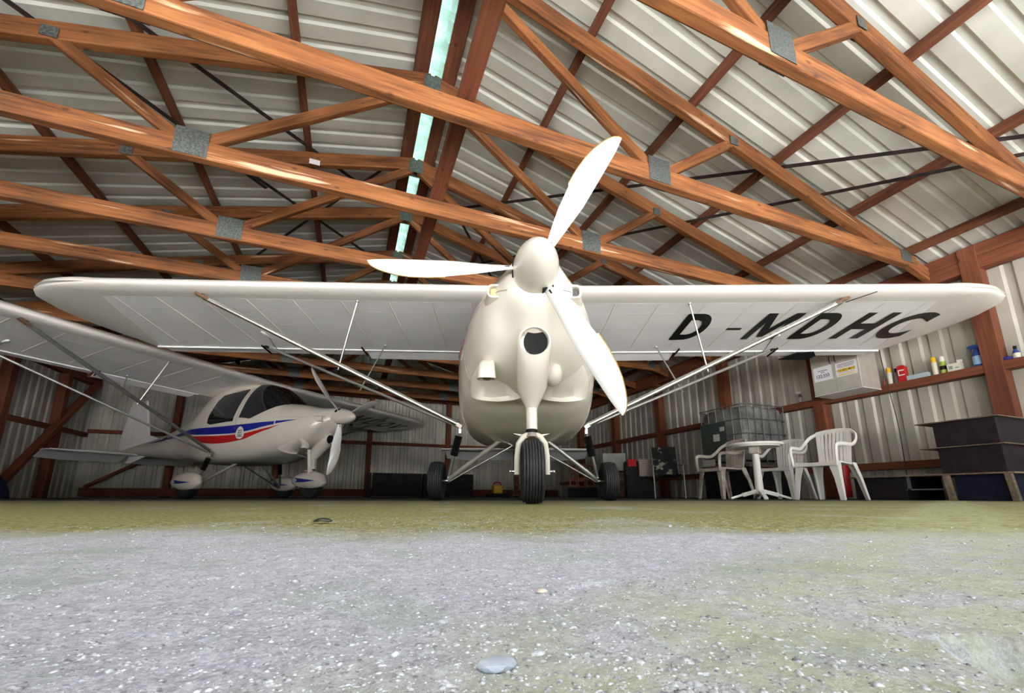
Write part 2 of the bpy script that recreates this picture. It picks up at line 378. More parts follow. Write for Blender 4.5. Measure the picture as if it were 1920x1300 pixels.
def thing(name, label, cat, loc=(0, 0, 0), rz=0.0, group=None, rot=None):
    o = bpy.data.objects.new(name, None); COL.objects.link(o); o.empty_display_size = 0.1
    o.location = loc; o.rotation_euler = rot if rot else (0, 0, rz)
    return tag(o, label, cat, group)

def dup(o, parent=None, loc=None, rz=None, label=None):
    c = o.copy(); COL.objects.link(c)
    if parent: c.parent = parent
    if loc is not None: c.location = loc
    if rz is not None: c.rotation_euler = (0, 0, rz)
    if label: c['label'] = label
    for ch in [q for q in bpy.data.objects if q.parent == o]: dup(ch, c)
    return c

def beam(name, a, b, w, h, mat, parent=None, up=(0, 0, 1), ends=(0, 0), bev=0.004):
    """timber whose own X axis runs along its length (so the grain follows it)"""
    a = Vector(a); b = Vector(b); d = (b - a); L = d.length; d.normalize()
    u = Vector(up); y = u.cross(d).normalized(); u = d.cross(y)
    mb = MB(); mb.box(-ends[0], L + ends[1], -w / 2, w / 2, -h / 2, h / 2)
    o = obj(name, mb, mat, parent, bevel=bev)
    R = Matrix((d, y, u)).transposed().to_4x4(); R.translation = a
    o.matrix_local = R
    return o

# ------------------------------------------------------------------ hangar shell
Y_F = -1.8   # the door opening lies just behind the camera
XR = 0.53; XL_W, XR_W, Y_B = -6.2, 6.98, 13.2
def ztop(x, base=4.65): return base - 0.268 * abs(x - XR)

def rib_profile(a0, a1, pitch=0.215, depth=0.027, seq=((0, 0), (0.108, 0), (0.133, 1), (0.190, 1))):
    pts = []; a = a0
    while a < a1:
        for da, h in seq: pts.append((a + da, h * depth))
        a += pitch
    pts.append((a, 0)); return pts

# ground: one relief mesh, finely gridded close to the door threshold
def graded(lo, hi, fine, step, grow, centre=0.0):
    r = [centre]; s = step; x = centre
    while x < hi:
        if x - centre > fine: s *= grow
        x += s; r.append(min(x, hi))
    s = step; x = centre; q = []
    while x > lo:
        if centre - x > fine: s *= grow
        x -= s; q.append(max(x, lo))
    return q[::-1] + r
gx = graded(-45, 45, 0.30, 0.0022, 1.035, 0.07); gy = graded(-60, 13.6, 0.22, 0.0022, 1.03, 0.22)
mb = MB(); nxv = len(gx)
def ghx(x, y):
    d = hypot(x, y); a = 1.0 / (1.0 + (d / 1.4) ** 2)
    h = 0.0
    h += a * 0.0045 * mn.noise(Vector((x * 9, y * 9, 1.3)))
    if d < 1.6:
        h += a * 0.0011 * mn.noise(Vector((x * 34, y * 34, 4.1)))
        h += a * 0.0008 * mn.noise(Vector((x * 90, y * 90, 2.1)))
        c = mn.noise(Vector((x * 170, y * 170, 7.7))); h += a * 0.0006 * max(c, -0.2)
        # broken pits in the slab edge in front
        for px, py, pr, pd in ((0.155, 0.235, 0.030, 0.0035), (0.235, 0.085, 0.035, 0.016)):
            q = hypot(x - px, (y - py) * 1.6); w = q / pr + 0.5 * mn.noise(Vector((x * 60, y * 60, 0)))
            if w < 1: h -= pd * (1 - w * w) ** 0.7 if w > 0 else pd
    return h
for y in gy:
    for x in gx: mb.v.append((x, y, ghx(x, y)))
for j in range(len(gy) - 1):
    for i in range(nxv - 1):
        a = j * nxv + i; mb.f.append((a, a + 1, a + 1 + nxv, a + nxv))
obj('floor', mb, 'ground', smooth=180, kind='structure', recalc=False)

# loose grit and pebbles on the slab in front
rnd = random.Random(3); mb = MB()
ico = bmesh.new(); bmesh.ops.create_icosphere(ico, subdivisions=1, radius=1.0); iv = [v.co.copy() for v in ico.verts]; iff = [tuple(v.index for v in f.verts) for f in ico.faces]; ico.free()
for k in range(20000):
    d = 0.11 + 1.0 * rnd.random() ** 2.4; an = radians(21) + radians(rnd.uniform(-54, 54))
    x = d * sin(an); y = d * cos(an)
    r = rnd.choice((0.0003, 0.0004, 0.0005, 0.0007, 0.0010)) * (1.0 + 0.7 * d) * rnd.uniform(0.7, 1.3)
    if rnd.random() < 0.02: r *= 2.0
    z = ghx(x, y) - r * 0.18; R = Matrix.Rotation(rnd.uniform(0, 6.3), 3, 'Z')
    sx, sy, sz = rnd.uniform(0.7, 1.5), rnd.uniform(0.7, 1.3), rnd.uniform(0.4, 0.8)
    mb.add([(R @ Vector((q.x * sx, q.y * sy, q.z * sz)) * r * rnd.uniform(0.88, 1.12)) + Vector((x, y, z)) for q in iv], iff)
M['grit'] = noisy('pale_grit', (0.15, 0.15, 0.155), (0.60, 0.62, 0.65), 330, 0.85, lo=0.36, hi=0.66)
tag(obj('gravel_grit', mb, 'grit', smooth=180, recalc=False), 'loose pale grit and tiny pebbles lying on the slab in the foreground', 'grit', kind='stuff')

# roof sheets
prof = rib_profile(Y_F, 13.35, depth=0.021, seq=((0, 0), (0.132, 0), (0.150, 1), (0.197, 1)))
for nm, xa, xb in (('ceiling', 0.64, 7.3), ('ceiling', 0.42, -6.55)):
    mb = MB(); rings = [[(x, y, ztop(x, 4.752) + h) for y, h in prof] for x in (xa, (xa + xb) / 2, xb)]
    mb.loft(rings, False, False, False); obj(nm, mb, 'roof', kind='structure', recalc=False)
# translucent ridge strip
mb = MB(); rp_ = []
yy = Y_F
while yy < 13.3: rp_ += [(yy, 0), (yy + 0.132, 0), (yy + 0.150, 0.025), (yy + 0.197, 0.025)]; yy += 0.215
rings = [[(x, y, z + h * k) for y, h in rp_] for x, z, k in ((0.38, 4.81, 1), (0.53, 4.86, 0.3), (0.60, 4.85, 0.3), (0.70, 4.80, 1))]
mb.loft(rings, False, False, False); obj('window_1', mb, 'skylight', kind='structure', recalc=False)

def wall(name, pts_fn, a0, a1, z0, ztopf, mat='wallsheet'):
    mb = MB(); pr = rib_profile(a0, a1, depth=0.026); n = len(pr)
    for a, h in pr: mb.v.append(pts_fn(a, h, z0)); mb.v.append(pts_fn(a, h, ztopf(a)))
    for i in range(n - 1): mb.f.append((2 * i, 2 * i + 1, 2 * i + 3, 2 * i + 2))
    return obj(name, mb, mat, kind='structure', recalc=False)
wall('wall_right', lambda a, h, z: (XR_W + h, a, z), Y_F, 13.3, -0.03, lambda a: ztop(XR_W, 4.76))
wall('wall_left', lambda a, h, z: (XL_W - h, a, z), Y_F, 13.3, -0.03, lambda a: ztop(XL_W, 4.76))
wall('wall_back', lambda a, h, z: (a, Y_B + h, z), XL_W - 0.15, XR_W + 0.15, -0.03, lambda a: ztop(a, 4.76))

# gable sheeting over the open front, above the door opening
mb = MB(); pr = rib_profile(XL_W, XR_W + 0.1, depth=0.026)
for a, h in pr: mb.v.append((a, Y_F - 0.02 - h, 3.02)); mb.v.append((a, Y_F - 0.02 - h, ztop(a, 4.76)))
for i in range(len(pr) - 1): mb.f.append((2 * i, 2 * i + 1, 2 * i + 3, 2 * i + 2))
obj('wall_front', mb, 'wallsheet', kind='structure', recalc=False)

# ------------------------------------------------------------------ purlins, ridge boards, plates, posts, rails
PX = [(0.40, 'left ridge'), (0.71, 'right ridge'), (1.83, 'first right of the ridge'), (3.02, 'second right of the ridge'), (4.18, 'third right of the ridge'),
      (5.40, 'fourth right of the ridge'), (6.45, 'right eave'), (-0.794, 'first left of the ridge'), (-2.014, 'second left of the ridge'), (-3.174, 'third left of the ridge'), (-4.32, 'fourth left of the ridge'), (-5.45, 'left eave')]
for x, nm in PX:
    w = 0.145 if 'ridge' in nm.split()[-1:] and nm.startswith(('left', 'right')) else 0.075
    s = 1 if x > XR else -1; up = Vector((s * 0.259, 0, 0.966))
    o = beam('roof_purlin', (x, Y_F + .05, ztop(x) + 0.045), (x, 13.15, ztop(x) + 0.045), w, 0.09, 'purlin', up=up)
    tag(o, ('dark brown ridge board along the %s side of the translucent strip' % nm.split()[0]) if w > 0.1 else 'dark brown roof purlin running lengthwise, %s' % nm, 'beam')

TY = [0.27, 1.46, 2.65, 3.84, 5.09, 6.18, 7.45, 8.65, 9.85, 11.05, 12.25]
TN = ['nearest the open front, above the camera', 'second from the front', 'third from the front', 'fourth from the front', 'fifth from the front', 'sixth from the front',
      'seventh from the front', 'eighth from the front', 'ninth from the front', 'tenth from the front', 'nearest the back wall']
def make_truss():
    T = thing('roof_truss', 'orange stained timber roof truss, %s' % TN[0], 'roof truss', (0.5, 0, 0))
    hz = 2.985; hx = 6.08
    beam('bottom_chord', (-hx, 0, hz), (hx, 0, hz), 0.085, 0.175, 'truss', T, bev=0.012)
    def tcz(x): return 4.65 - 0.268 * abs(x - 0.03) - 0.093
    for s in (-1, 1):
        beam('top_chord', (0.03, 0, tcz(0.03)), (0.03 + s * 6.45, 0, tcz(0.03 + s * 6.45)), 0.075, 0.175, 'truss', T, ends=(0, 0.0), bev=0.01)
        gx_ = s * 1.985
        beam('web', (0.03 + s * 0.05, 0.0, 4.46), (gx_ - s * 0.1, 0.0, hz + 0.1), 0.06, 0.10, 'truss', T, bev=0.008)
        beam('web', (gx_ + s * 0.1, 0.0, hz + 0.07), (s * 3.02, 0.0, tcz(s * 3.02) - 0.03), 0.06, 0.10, 'truss', T, bev=0.008)
        for side in (-1, 1):
            yo = side * 0.0455
            def plate(cx, cz, w, h, sh=0.0):
                mb = MB(); mb.prism([(cx - w / 2, cz - h / 2), (cx + w / 2, cz - h / 2 - sh), (cx + w / 2, cz + h / 2 - sh), (cx - w / 2, cz + h / 2)], yo - 0.002, yo + 0.002)
                obj('gusset_plate', mb, 'gusset', T)
            plate(gx_, hz + 0.045, 0.245, 0.255)
            plate(s * 3.02, tcz(s * 3.02) - 0.03, 0.11, 0.10)
            plate(s * 5.85, 3.02, 0.22, 0.15)
            if s > 0: plate(0.03, 4.50, 0.18, 0.20)
    return T
T0 = make_truss(); T0.location.y = TY[0]
for y, nm in zip(TY[1:], TN[1:]): 
    c = dup(T0, loc=(0.5, y, 0), label='orange stained timber roof truss, ' + nm)
    if abs(y - 5.09) < 0.01:
        mb = MB().box(-0.06, 0.06, -0.002, 0, -0.035, 0.035)
        st = obj('paper_sticker', mb, 'paper', c); st.location = (-1.21, -0.041, 4.16); st['label'] = 'small white printed sticker'

tag(beam('longitudinal_beam', (0.635, Y_F + .05, 3.145), (0.635, 13.15, 3.145), 0.125, 0.115, 'post'), 'long reddish timber running lengthwise on top of the truss bottom chords', 'beam')

# wall plates, posts and rails
for x0, sd in ((6.88, 'right'), (-6.1, 'left')):
    for zc, hh, nm in ((2.785, 0.15, 'lower'), (2.945, 0.155, 'upper')):
        tag(beam('wall_plate', (x0, Y_F + .05, zc), (x0, 13.15, zc), 0.15 if nm == 'lower' else 0.12, hh, 'post'), '%s reddish timber wall plate along the top of the %s wall' % (nm, sd), 'beam')
    ys = [0.38, 2.25, 4.20, 5.97, 7.88, 9.7, 11.6] if sd == 'right' else [0.4, 3.0, 5.6, 8.3, 10.3, 11.9]
    names = ['nearest the open front', 'just left of the blue spray bottle' if 0 else 'second from the front', 'third from the front', 'fourth from the front', 'fifth from the front', 'sixth from the front', 'nearest the back corner']
    for k, y in enumerate(ys):
        tag(beam('wall_post', (x0, y, 0.0), (x0, y, 3.02), 0.17, 0.16, 'post', up=(0, 1, 0)), 'red-brown timber post on the %s wall, %s' % (sd, names[k] if k < len(ys) - 1 else 'nearest the back corner'), 'post')
tag(beam('wall_rail', (6.875, Y_F + .05, 1.50), (6.875, 13.1, 1.50), 0.15, 0.10, 'post'), 'red-brown timber rail on the right wall used as a shelf for bottles and cans', 'rail')
tag(beam('wall_rail', (6.91, Y_F + .05, 0.45), (6.91, 13.1, 0.45), 0.1, 0.10, 'post'), 'low red-brown timber rail along the foot of the right wall', 'rail')
tag(beam('wall_rail', (-6.13, Y_F + .05, 1.50), (-6.13, 13.1, 1.50), 0.1, 0.10, 'post'), 'dark red timber rail halfway up the left wall', 'rail')
tag(beam('wall_rail', (-6.1, 13.12, 1.60), (6.8, 13.12, 1.60), 0.1, 0.09, 'post'), 'dark red timber rail halfway up the back wall', 'rail')
tag(beam('wall_plate', (-6.1, 13.09, 3.10), (6.8, 13.09, 3.10), 0.14, 0.24, 'post'), 'dark reddish timber beam across the top of the back wall', 'beam')
for k, (x, nm) in enumerate(((-4.35, 'behind the tail of the striped aircraft'), (-1.95, 'behind the cabin of the striped aircraft'), (0.45, 'left of the dark folded boards'), (2.85, 'behind the left main wheel of the front aircraft'), (5.2, 'right of the front aircraft'))):
    tag(beam('wall_post', (x, 13.09, 0.0), (x, 13.09, 3.0), 0.15, 0.13, 'post', up=(0, -1, 0)), 'dark timber post on the back wall, %s' % nm, 'post')
for x, y0, y1, za, zb, nm in ((-6.0, 5.7, 8.2, 0.1, 2.75, 'rising away from the front'), (-6.0, 8.2, 10.2, 2.75, 0.1, 'falling away from the front'), (-6.0, 10.4, 12.9, 0.1, 2.75, 'nearest the back corner')):
    tag(beam('wall_brace', (x, y0, za), (x, y1, zb), 0.09, 0.14, 'post', up=(1, 0, 0)), 'dark red diagonal timber brace on the left wall, %s' % nm, 'brace')
tag(beam('wall_brace', (-5.9, 13.0, 0.25), (-2.2, 13.0, 2.6), 0.06, 0.12, 'post', up=(0, -1, 0)), 'dark red diagonal timber brace across the back wall behind the striped tail', 'brace')
tag(beam('floor_plank', (-6.0, 13.0, 0.13), (6.7, 13.0, 0.13), 0.06, 0.20, 'post'), 'reddish board along the foot of the back wall', 'board')

# flat steel straps bracing the roof under the purlins
def strap(a, b, label):
    A = Vector((a[0], a[1], ztop(a[0]) - 0.012)); B = Vector((b[0], b[1], ztop(b[0]) - 0.012))
    s = 1 if a[0] > XR else -1
    mb = MB(); mb.bar(A, B, 0.045, 0.006, up=(s * 0.259, 0, 0.966)); tag(obj('steel_bracing_strap', mb, 'strap'), label, 'strap')
strap((6.3, 0.55), (1.0, 5.86), 'dark steel bracing strap on the right roof slope, the one nearer the front')
strap((6.3, 0.62), (1.25, 7.65), 'thin dark steel bracing strap on the right roof slope, reaching deeper')
strap((1.0, 5.4), (3.6, 8.6), 'dark steel bracing strap crossing behind the propeller blade')
strap((-3.35, 2.75), (-1.35, 5.75), 'dark steel bracing strap on the left roof slope, leftmost')
strap((-2.4, 3.25), (-0.05, 5.75), 'dark steel bracing strap on the left roof slope, in the middle')
strap((-1.75, 5.1), (0.1, 7.65), 'dark steel bracing strap on the left roof slope, deeper inside')
strap((0.1, 5.3), (-2.6, 8.4), 'dark steel bracing strap on the left roof slope, slanting the other way')

# ------------------------------------------------------------------ light aircraft
# local frame: X to the aircraft's left-hand wing seen from the front as image right, Y aft, Z up, wing leading edge over Y = 0
BODY = [(-0.80, .440, .80, 1.53, 2.6, .10), (-0.62, .497, .757, 1.58, 2.8, .12), (-0.45, .545, .70, 1.70, 2.9, .22), (-0.25, .580, .665, 1.86, 3.0, .30), (-0.05, .610, .63, 1.985, 3.1, .33),
        (0.12, .628, .61, 2.03, 3.2, .33), (0.50, .645, .592, 2.045, 3.2, .33), (0.90, .638, .59, 2.03, 3.2, .34), (1.30, .585, .605, 1.97, 3.0, .36), (1.60, .505, .635, 1.80, 2.8, .36),
        (2.00, .405, .675, 1.55, 2.6, .30), (2.50, .315, .725, 1.37, 2.4, .22), (3.20, .215, .80, 1.21, 2.2, .1), (4.00, .120, .885, 1.09, 2.0, 0), (4.42, .05, .93, 1.03, 2.0, 0)]
COWL = [(-1.455, .150, 1.195, 1.485, 2.0, 0), (-1.43, .175, 1.15, 1.487, 2.0, .04), (-1.36, .228, 1.085, 1.487, 2.1, .10), (-1.24, .315, .995, 1.495, 2.3, .14), (-1.08, .385, .905, 1.515, 2.5, .14),
        (-0.90, .440, .835, 1.555, 2.75, .10), (-0.72, .490, .775, 1.585, 2.8, .11), (-0.60, .520, .748, 1.60, 2.85, .12)]
def interp(T, v):
    if v <= T[0][0]: return T[0][1:]
    if v >= T[-1][0]: return T[-1][1:]
    for i in range(len(T) - 1):
        if T[i][0] <= v <= T[i + 1][0]: break
    a = T[max(i - 1, 0)]; b = T[i]; c = T[i + 1]; d = T[min(i + 2, len(T) - 1)]
    h = c[0] - b[0]; t = (v - b[0]) / h; out = []
    for k in range(1, 6):
        m0 = (c[k] - a[k]) / (c[0] - a[0]); m1 = (d[k] - b[k]) / (d[0] - b[0])
        out.append((2*t**3 - 3*t*t + 1) * b[k] + (t**3 - 2*t*t + t) * h * m0 + (-2*t**3 + 3*t*t) * c[k] + (t**3 - t*t) * h * m1)
    return out
def nbx(T, v): return 0.5 if T is COWL else 1.7 * max(0.0, min(1.0, (2.2 - v) / 1.2)) * max(.2, min(1.0, .2 + (v + .66) / .7))
def secx(T, v, z):
    hw, zb, zt, n, tp = interp(T, v); zc = (zb + zt) / 2; hz = (zt - zb) / 2
    n += nbx(T, v) if z < zc else 0
    q = min(abs(z - zc) / hz, 1.0); x = hw * max(0.0, 1 - q ** n) ** (1 / n)
    return x * (1 - tp * max(0.0, (z - zc) / hz)) 
def sidex(v, z):
    x = secx(BODY, v, z) if v >= -0.80 else 0
    if v < -0.585: x = max(x, secx(COWL, v, z) if v > -1.455 else 0)
    return x
def ring(T, v, N=72, off=0.0):
    hw, zb, zt, n0, tp = interp(T, v); zc = (zb + zt) / 2; hz = (zt - zb) / 2 + off; hw += off; pts = []
    for k in range(N):
        a = 2 * pi * k / N; ca, sa = cos(a), sin(a); n = n0 + (nbx(T, v) if sa < 0 else 0)
        x = abs(ca) ** (2 / n) * hw * (1 if ca >= 0 else -1); z = abs(sa) ** (2 / n) * hz * (1 if sa >= 0 else -1)
        x *= 1 - tp * max(0.0, z / hz); pts.append((x, v, zc + z))
    return pts
def frange(a, b, s):
    n = max(1, int(round((b - a) / s))); return [a + (b - a) * i / n for i in range(n + 1)]

def drape(name, poly, mat, parent, side, off=0.005, label=None, step=0.05, fn=None, cx=0.0):
    fn = fn or sidex
    bm = bmesh.new(); vs = [bm.verts.new((0, v, z)) for v, z in poly]; bm.faces.new(vs)
    lo = [min(p[k] for p in poly) for k in (0, 1)]; hi = [max(p[k] for p in poly) for k in (0, 1)]
    for k, ax in ((0, (0, 1, 0)), (1, (0, 0, 1))):
        c = lo[k] + step
        while c < hi[k]:
            co = [0, 0, 0]; co[k + 1] = c
            bmesh.ops.bisect_plane(bm, geom=bm.verts[:] + bm.edges[:] + bm.faces[:], plane_co=co, plane_no=ax); c += step
    bmesh.ops.triangulate(bm, faces=bm.faces)
    for v in bm.verts: v.co.x = cx + side * (fn(v.co.y, v.co.z) + off)
    me = bpy.data.meshes.new(name); bm.to_mesh(me); bm.free(); me.materials.append(M[mat]); me.shade_smooth()
    o = bpy.data.objects.new(name, me); COL.objects.link(o); o.parent = parent
    if label: o['label'] = label
    return o
def catline(pts, n=8):
    out = []
    for i in range(len(pts) - 1):
        a = pts[max(i - 1, 0)]; b = pts[i]; c = pts[i + 1]; d = pts[min(i + 2, len(pts) - 1)]
        for k in range(n):
            t = k / n; out.append(tuple(0.5 * ((2 * b[q]) + (-a[q] + c[q]) * t + (2 * a[q] - 5 * b[q] + 4 * c[q] - d[q]) * t * t + (-a[q] + 3 * b[q] - 3 * c[q] + d[q]) * t ** 3) for q in range(len(b))))
    out.append(pts[-1]); return out

# wing surface
def wdih(u): return 0.014 * abs(u)
def wbot(u, v):
    if v >= 0.2: return 1.957 + wdih(u) - 0.1 * (v - 0.2)
    q = 1 - v / 0.2; return 1.957 + wdih(u) + 0.050 * (1 - sqrt(max(0, 1 - q * q)))
def wtop(u, v, c=1.34):
    zb = 1.957 + wdih(u) - 0.1 * (v - 0.2)
    if v < 0.42: q = 1 - v / 0.42; return 2.007 + wdih(u) + 0.135 * sqrt(max(0, 1 - q * q))
    q = (v - 0.42) / (c - 0.42); return zb + (0.157) * (1 - q) ** 0.8 * (1 + 0.5 * q) + 0.03 * q
VT = [0, .004, .012, .025, .045, .07, .10, .14, .2, .3, .42, .6, .8, 1.0, 1.18, 1.34]
def wring(P, th=1.0):
    """P(v)->(u, v) planform point; returns closed airfoil ring"""
    r = []
    for v in VT[::-1]:
        u, vv = P(v); zn = 2.007 + wdih(u) - 0.05 * v; z = wbot(u, v); r.append((u, vv, zn + (z - zn) * th))
    for v in VT[1:]:
        u, vv = P(v); zn = 2.007 + wdih(u) - 0.05 * v; z = wtop(u, v); r.append((u, vv, zn + (z - zn) * th))
    return r
TIP = catline([(4.25, 0.0), (4.62, .035), (4.86, .12), (5.01, .27), (5.07, .46), (5.045, .75), (4.95, 1.08), (4.77, 1.40)], 10)
tl = [0]
for a, b in zip(TIP, TIP[1:]): tl.append(tl[-1] + hypot(a[0] - b[0], a[1] - b[1]))
def tipat(f):
    L = f * tl[-1]
    for i in range(len(tl) - 1):
        if tl[i + 1] >= L: k = (L - tl[i]) / (tl[i + 1] - tl[i]); return (TIP[i][0] + (TIP[i + 1][0] - TIP[i][0]) * k, TIP[i][1] + (TIP[i + 1][1] - TIP[i][1]) * k)
    return TIP[-1]
def bline(v): return (4.22 + 0.36 * (v / 1.34), v)

def text_mesh(body, offset=0.0, size=1.0, shear=0.0):
    cu = bpy.data.curves.new('glyph', 'FONT'); cu.body = body; cu.size = size; cu.offset = offset; cu.shear = shear
    o = bpy.data.objects.new('glyph', cu); COL.objects.link(o)
    bpy.context.view_layer.update(); dg = bpy.context.evaluated_depsgraph_get()
    me = o.evaluated_get(dg).to_mesh(); vs = [tuple(v.co) for v in me.vertices]; fs = [tuple(p.vertices) for p in me.polygons]
    o.evaluated_get(dg).to_mesh_clear(); bpy.data.objects.remove(o); bpy.data.curves.remove(cu)
    return vs, fs
def glyph_box(body, offset=0.02, norm=True):
    vs, fs = text_mesh(body, offset)
    x0 = min(v[0] for v in vs); x1 = max(v[0] for v in vs); y0 = min(v[1] for v in vs); y1 = max(v[1] for v in vs)
    return [((v[0] - x0) / (x1 - x0), (v[1] - y0) / (y1 - y0)) for v in vs], fs

def make_wing(A, s, reg):
    """s = +1 wing toward local +X, -1 the other"""
    def mir(r): return [(s * p[0], p[1], p[2]) for p in r]
    rings = [mir(wring(lambda v, u=u: (u, v))) for u in frange(0.54, 3.9, 0.28)] + [mir(wring(lambda v, k=k: (3.9 + (bline(v)[0] - 3.9) * k, v))) for k in (0.5, 1.0)]
    mb = MB(); mb.loft(rings, True, False); nf = len(mb.f)
    # rib tapes and spanwise tapes under the fabric, part of the wing skin
    NR = len(VT) * 2 - 1
    def tapes(pts, w, dn=.0045):
        vs = []
        for (u, v), (du, dv) in pts:
            for q in (-1, -0.4, 0.4, 1):
                uu = u + du * q * w / 2; vv = v + dv * q * w / 2; vs.append((s * uu, vv, wbot(uu, vv) - (dn if abs(q) < 0.9 else -0.001)))
        fs = [(i * 4 + j, i * 4 + j + 1, i * 4 + j + 5, i * 4 + j + 4) for i in range(len(pts) - 1) for j in range(3)]
        mb.add(vs, fs)
    for u in (0.93, 1.38, 1.86, 2.35, 2.82, 3.28, 3.72, 4.12):
        lean = 0.0 if u < 3.9 else 0.12
        tapes([((u + lean * v, v), (1, 0)) for v in (0.21, 0.4, 0.7, 1.0, 1.22)], 0.020)
    for v in (0.215, 0.42, 0.74): tapes([((u, v), (0, 1)) for u in (0.56, 2.0, 3.6, 4.25 + 0.27 * v)], 0.010, .0012)
    tapes([((bline(v)[0] - .012, v), (1, 0)) for v in (0.1, 0.21, 0.4, 0.7, 1.0, 1.22, 1.33)], 0.016, .003)
    W = obj('wing', mb, ['wing', 'wingle'], A, smooth=40)
    for p in W.data.polygons:
        if p.center.y < 0.215 and p.index < nf or (p.index >= nf and p.area < 0.02): p.material_index = 1
    # tip
    mb = MB(); rr = []
    for k in (0.0, .2, .4, .6, .75, .87, .95, .99):
        r_ = []
        for half in (0, 1):
            for v in (VT[::-1] if half == 0 else VT[1:]):
                B = bline(v); Tq = tipat((v / 1.34) ** 0.75); u = B[0] + (Tq[0] - B[0]) * k; vv = B[1] + (Tq[1] - B[1]) * k
                zn = 2.007 + wdih(u) - 0.05 * v; z = wbot(B[0], v) if half == 0 else wtop(B[0], v)
                th = sqrt(max(0, 1 - k * k)) * 0.85 + 0.15 if k < .99 else 0.15
                r_.append((s * u, vv, zn + (z - 2.007 - wdih(B[0]) + 0.05 * v) * (th if k > 0 else 1.0)))
        rr.append(r_)
    mb.loft(rr, False, True); obj('wing_tip', mb, 'wingle', W, smooth=50)
    # rear tube and flaperons
    mb = MB(); mb.tube([(s * 0.56, 1.352, 1.843 + wdih(.56)), (s * 4.62, 1.352, 1.835 + wdih(4.62))], 0.013, 8); obj('rear_tube', mb, 'prop', W, smooth=60)
    for u0, u1, nm in ((0.60, 1.97, 'flap'), (2.03, 4.55, 'aileron')):
        mb = MB(); rr = []
        for u in (u0, (u0 + u1) / 2, u1):
            cx1, cz1 = (1.56, 1.795) if nm == 'flap' else (1.50, 1.812)
            d = wdih(u); c = [(1.375, 1.862), (1.385, 1.838), (1.45, 1.818), (cx1, cz1), (cx1 + .005, cz1 + .005), (1.45, 1.868), (1.40, 1.878)]
            if nm == 'aileron': c = [(a, z + (a - 1.375) * 0.12) for a, z in c]
            rr.append([(s * u, a, z + d) for a, z in c])
        mb.loft(rr); obj(nm, mb, 'wing', W, smooth=40)
    for u in (2.0, 3.25):
        mb = MB(); mb.bar((s * u, 1.25, wbot(u, 1.25) - 0.012), (s * (u - 0.02), 1.45, 1.80 + wdih(u)), 0.008, 0.02); obj('hinge_bracket', mb, 'black' if u > 1 else 'steel', W)
    # pitot like triangular vent loop on underside
    mb = MB(); u = 3.05; mb.tube([(s * u, 1.05, wbot(u, 1.05) + .005), (s * u, 1.2, wbot(u, 1.2) - 0.05), (s * u, 1.42, wbot(u, 1.4) - 0.075), (s * (u - .03), 1.36, wbot(u, 1.36) - 0.01)], 0.006, 6); obj('aileron_pushrod', mb, 'steel', W)
    mb = MB(); mb.sphere((s * u, 0.98, wbot(u, 0.98)), 0.03, sx=(0.8, 3.0, 0.6)); obj('pushrod_fairing', mb, 'wing', W, smooth=60)
    if s > 0 and reg == 'D-MDHC':
        mb = MB(); zf = lambda u, v: 1.795 + wdih(u) - (v - 1.4) * 0.17
        poly = [(3.42, 1.52), (3.56, 1.34), (3.76, 1.32), (3.85, 1.42), (3.80, 1.53)]
        n = len(poly); mb.v = [(u, v, zf(u, v)) for u, v in poly] + [(u, v, zf(u, v) + 0.012) for u, v in poly]
        mb.f = [tuple(range(n))[::-1], tuple(range(n, 2 * n))] + [(k, (k + 1) % n, n + (k + 1) % n, n + k) for k in range(n)]
        obj('trim_tab', mb, 'black', W)['label'] = 'black angular tab under the aileron'
    if s > 0:
        spec = {'D-MDHC': [('D', 1.77, 2.10, 0), ('-', 2.34, 2.51, 1), ('M', 2.635, 3.035, 0), ('D', 3.20, 3.53, 0), ('H', 3.71, 4.07, 0), ('C', 4.16, 4.54, 0)],
                'D-MU': [('D', 1.77, 2.10, 0), ('-', 2.34, 2.51, 1), ('M', 2.635, 3.035, 0), ('U', 3.20, 3.53, 0), ('O', 3.71, 4.05, 0), ('V', 4.14, 4.50, 0)]}[reg]
        mb = MB()
        for ch, u0, u1, dash in spec:
            vs, fs = glyph_box(ch, 0.040)
            if ch == 'M':
                vs = [(0, 0), (0, 1), (.25, 1), (.5, .42), (.75, 1), (1, 1), (1, 0), (.80, 0), (.80, .66), (.58, .10), (.42, .10), (.20, .66), (.20, 0)]; fs = [tuple(range(len(vs)))]
            v0, v1 = (0.725, 0.775) if dash else (0.41, 1.01)
            bm = bmesh.new(); bv = [bm.verts.new((x, y, 0)) for x, y in vs]
            for f in fs:
                try: bm.faces.new([bv[i] for i in f])
                except ValueError: pass
            bmesh.ops.triangulate(bm, faces=bm.faces)
            for c in (0.25, 0.5, 0.75): bmesh.ops.bisect_plane(bm, geom=bm.verts[:] + bm.edges[:] + bm.faces[:], plane_co=(0, c, 0), plane_no=(0, 1, 0))
            o_ = len(mb.v); bm.verts.index_update()
            for q in bm.verts:
                u = u0 + (u1 - u0) * q.co.x; v = v1 + (v0 - v1) * q.co.y; mb.v.append((u, v, wbot(u, v) - 0.006))
            for f in bm.faces: mb.f.append(tuple(q.index + o_ for q in f.verts))
            bm.free()
        obj('registration_letters', mb, 'blackvinyl', W, recalc=False)['label'] = 'black registration %s' % reg if reg == 'D-MDHC' else 'black registration letters'
    return W

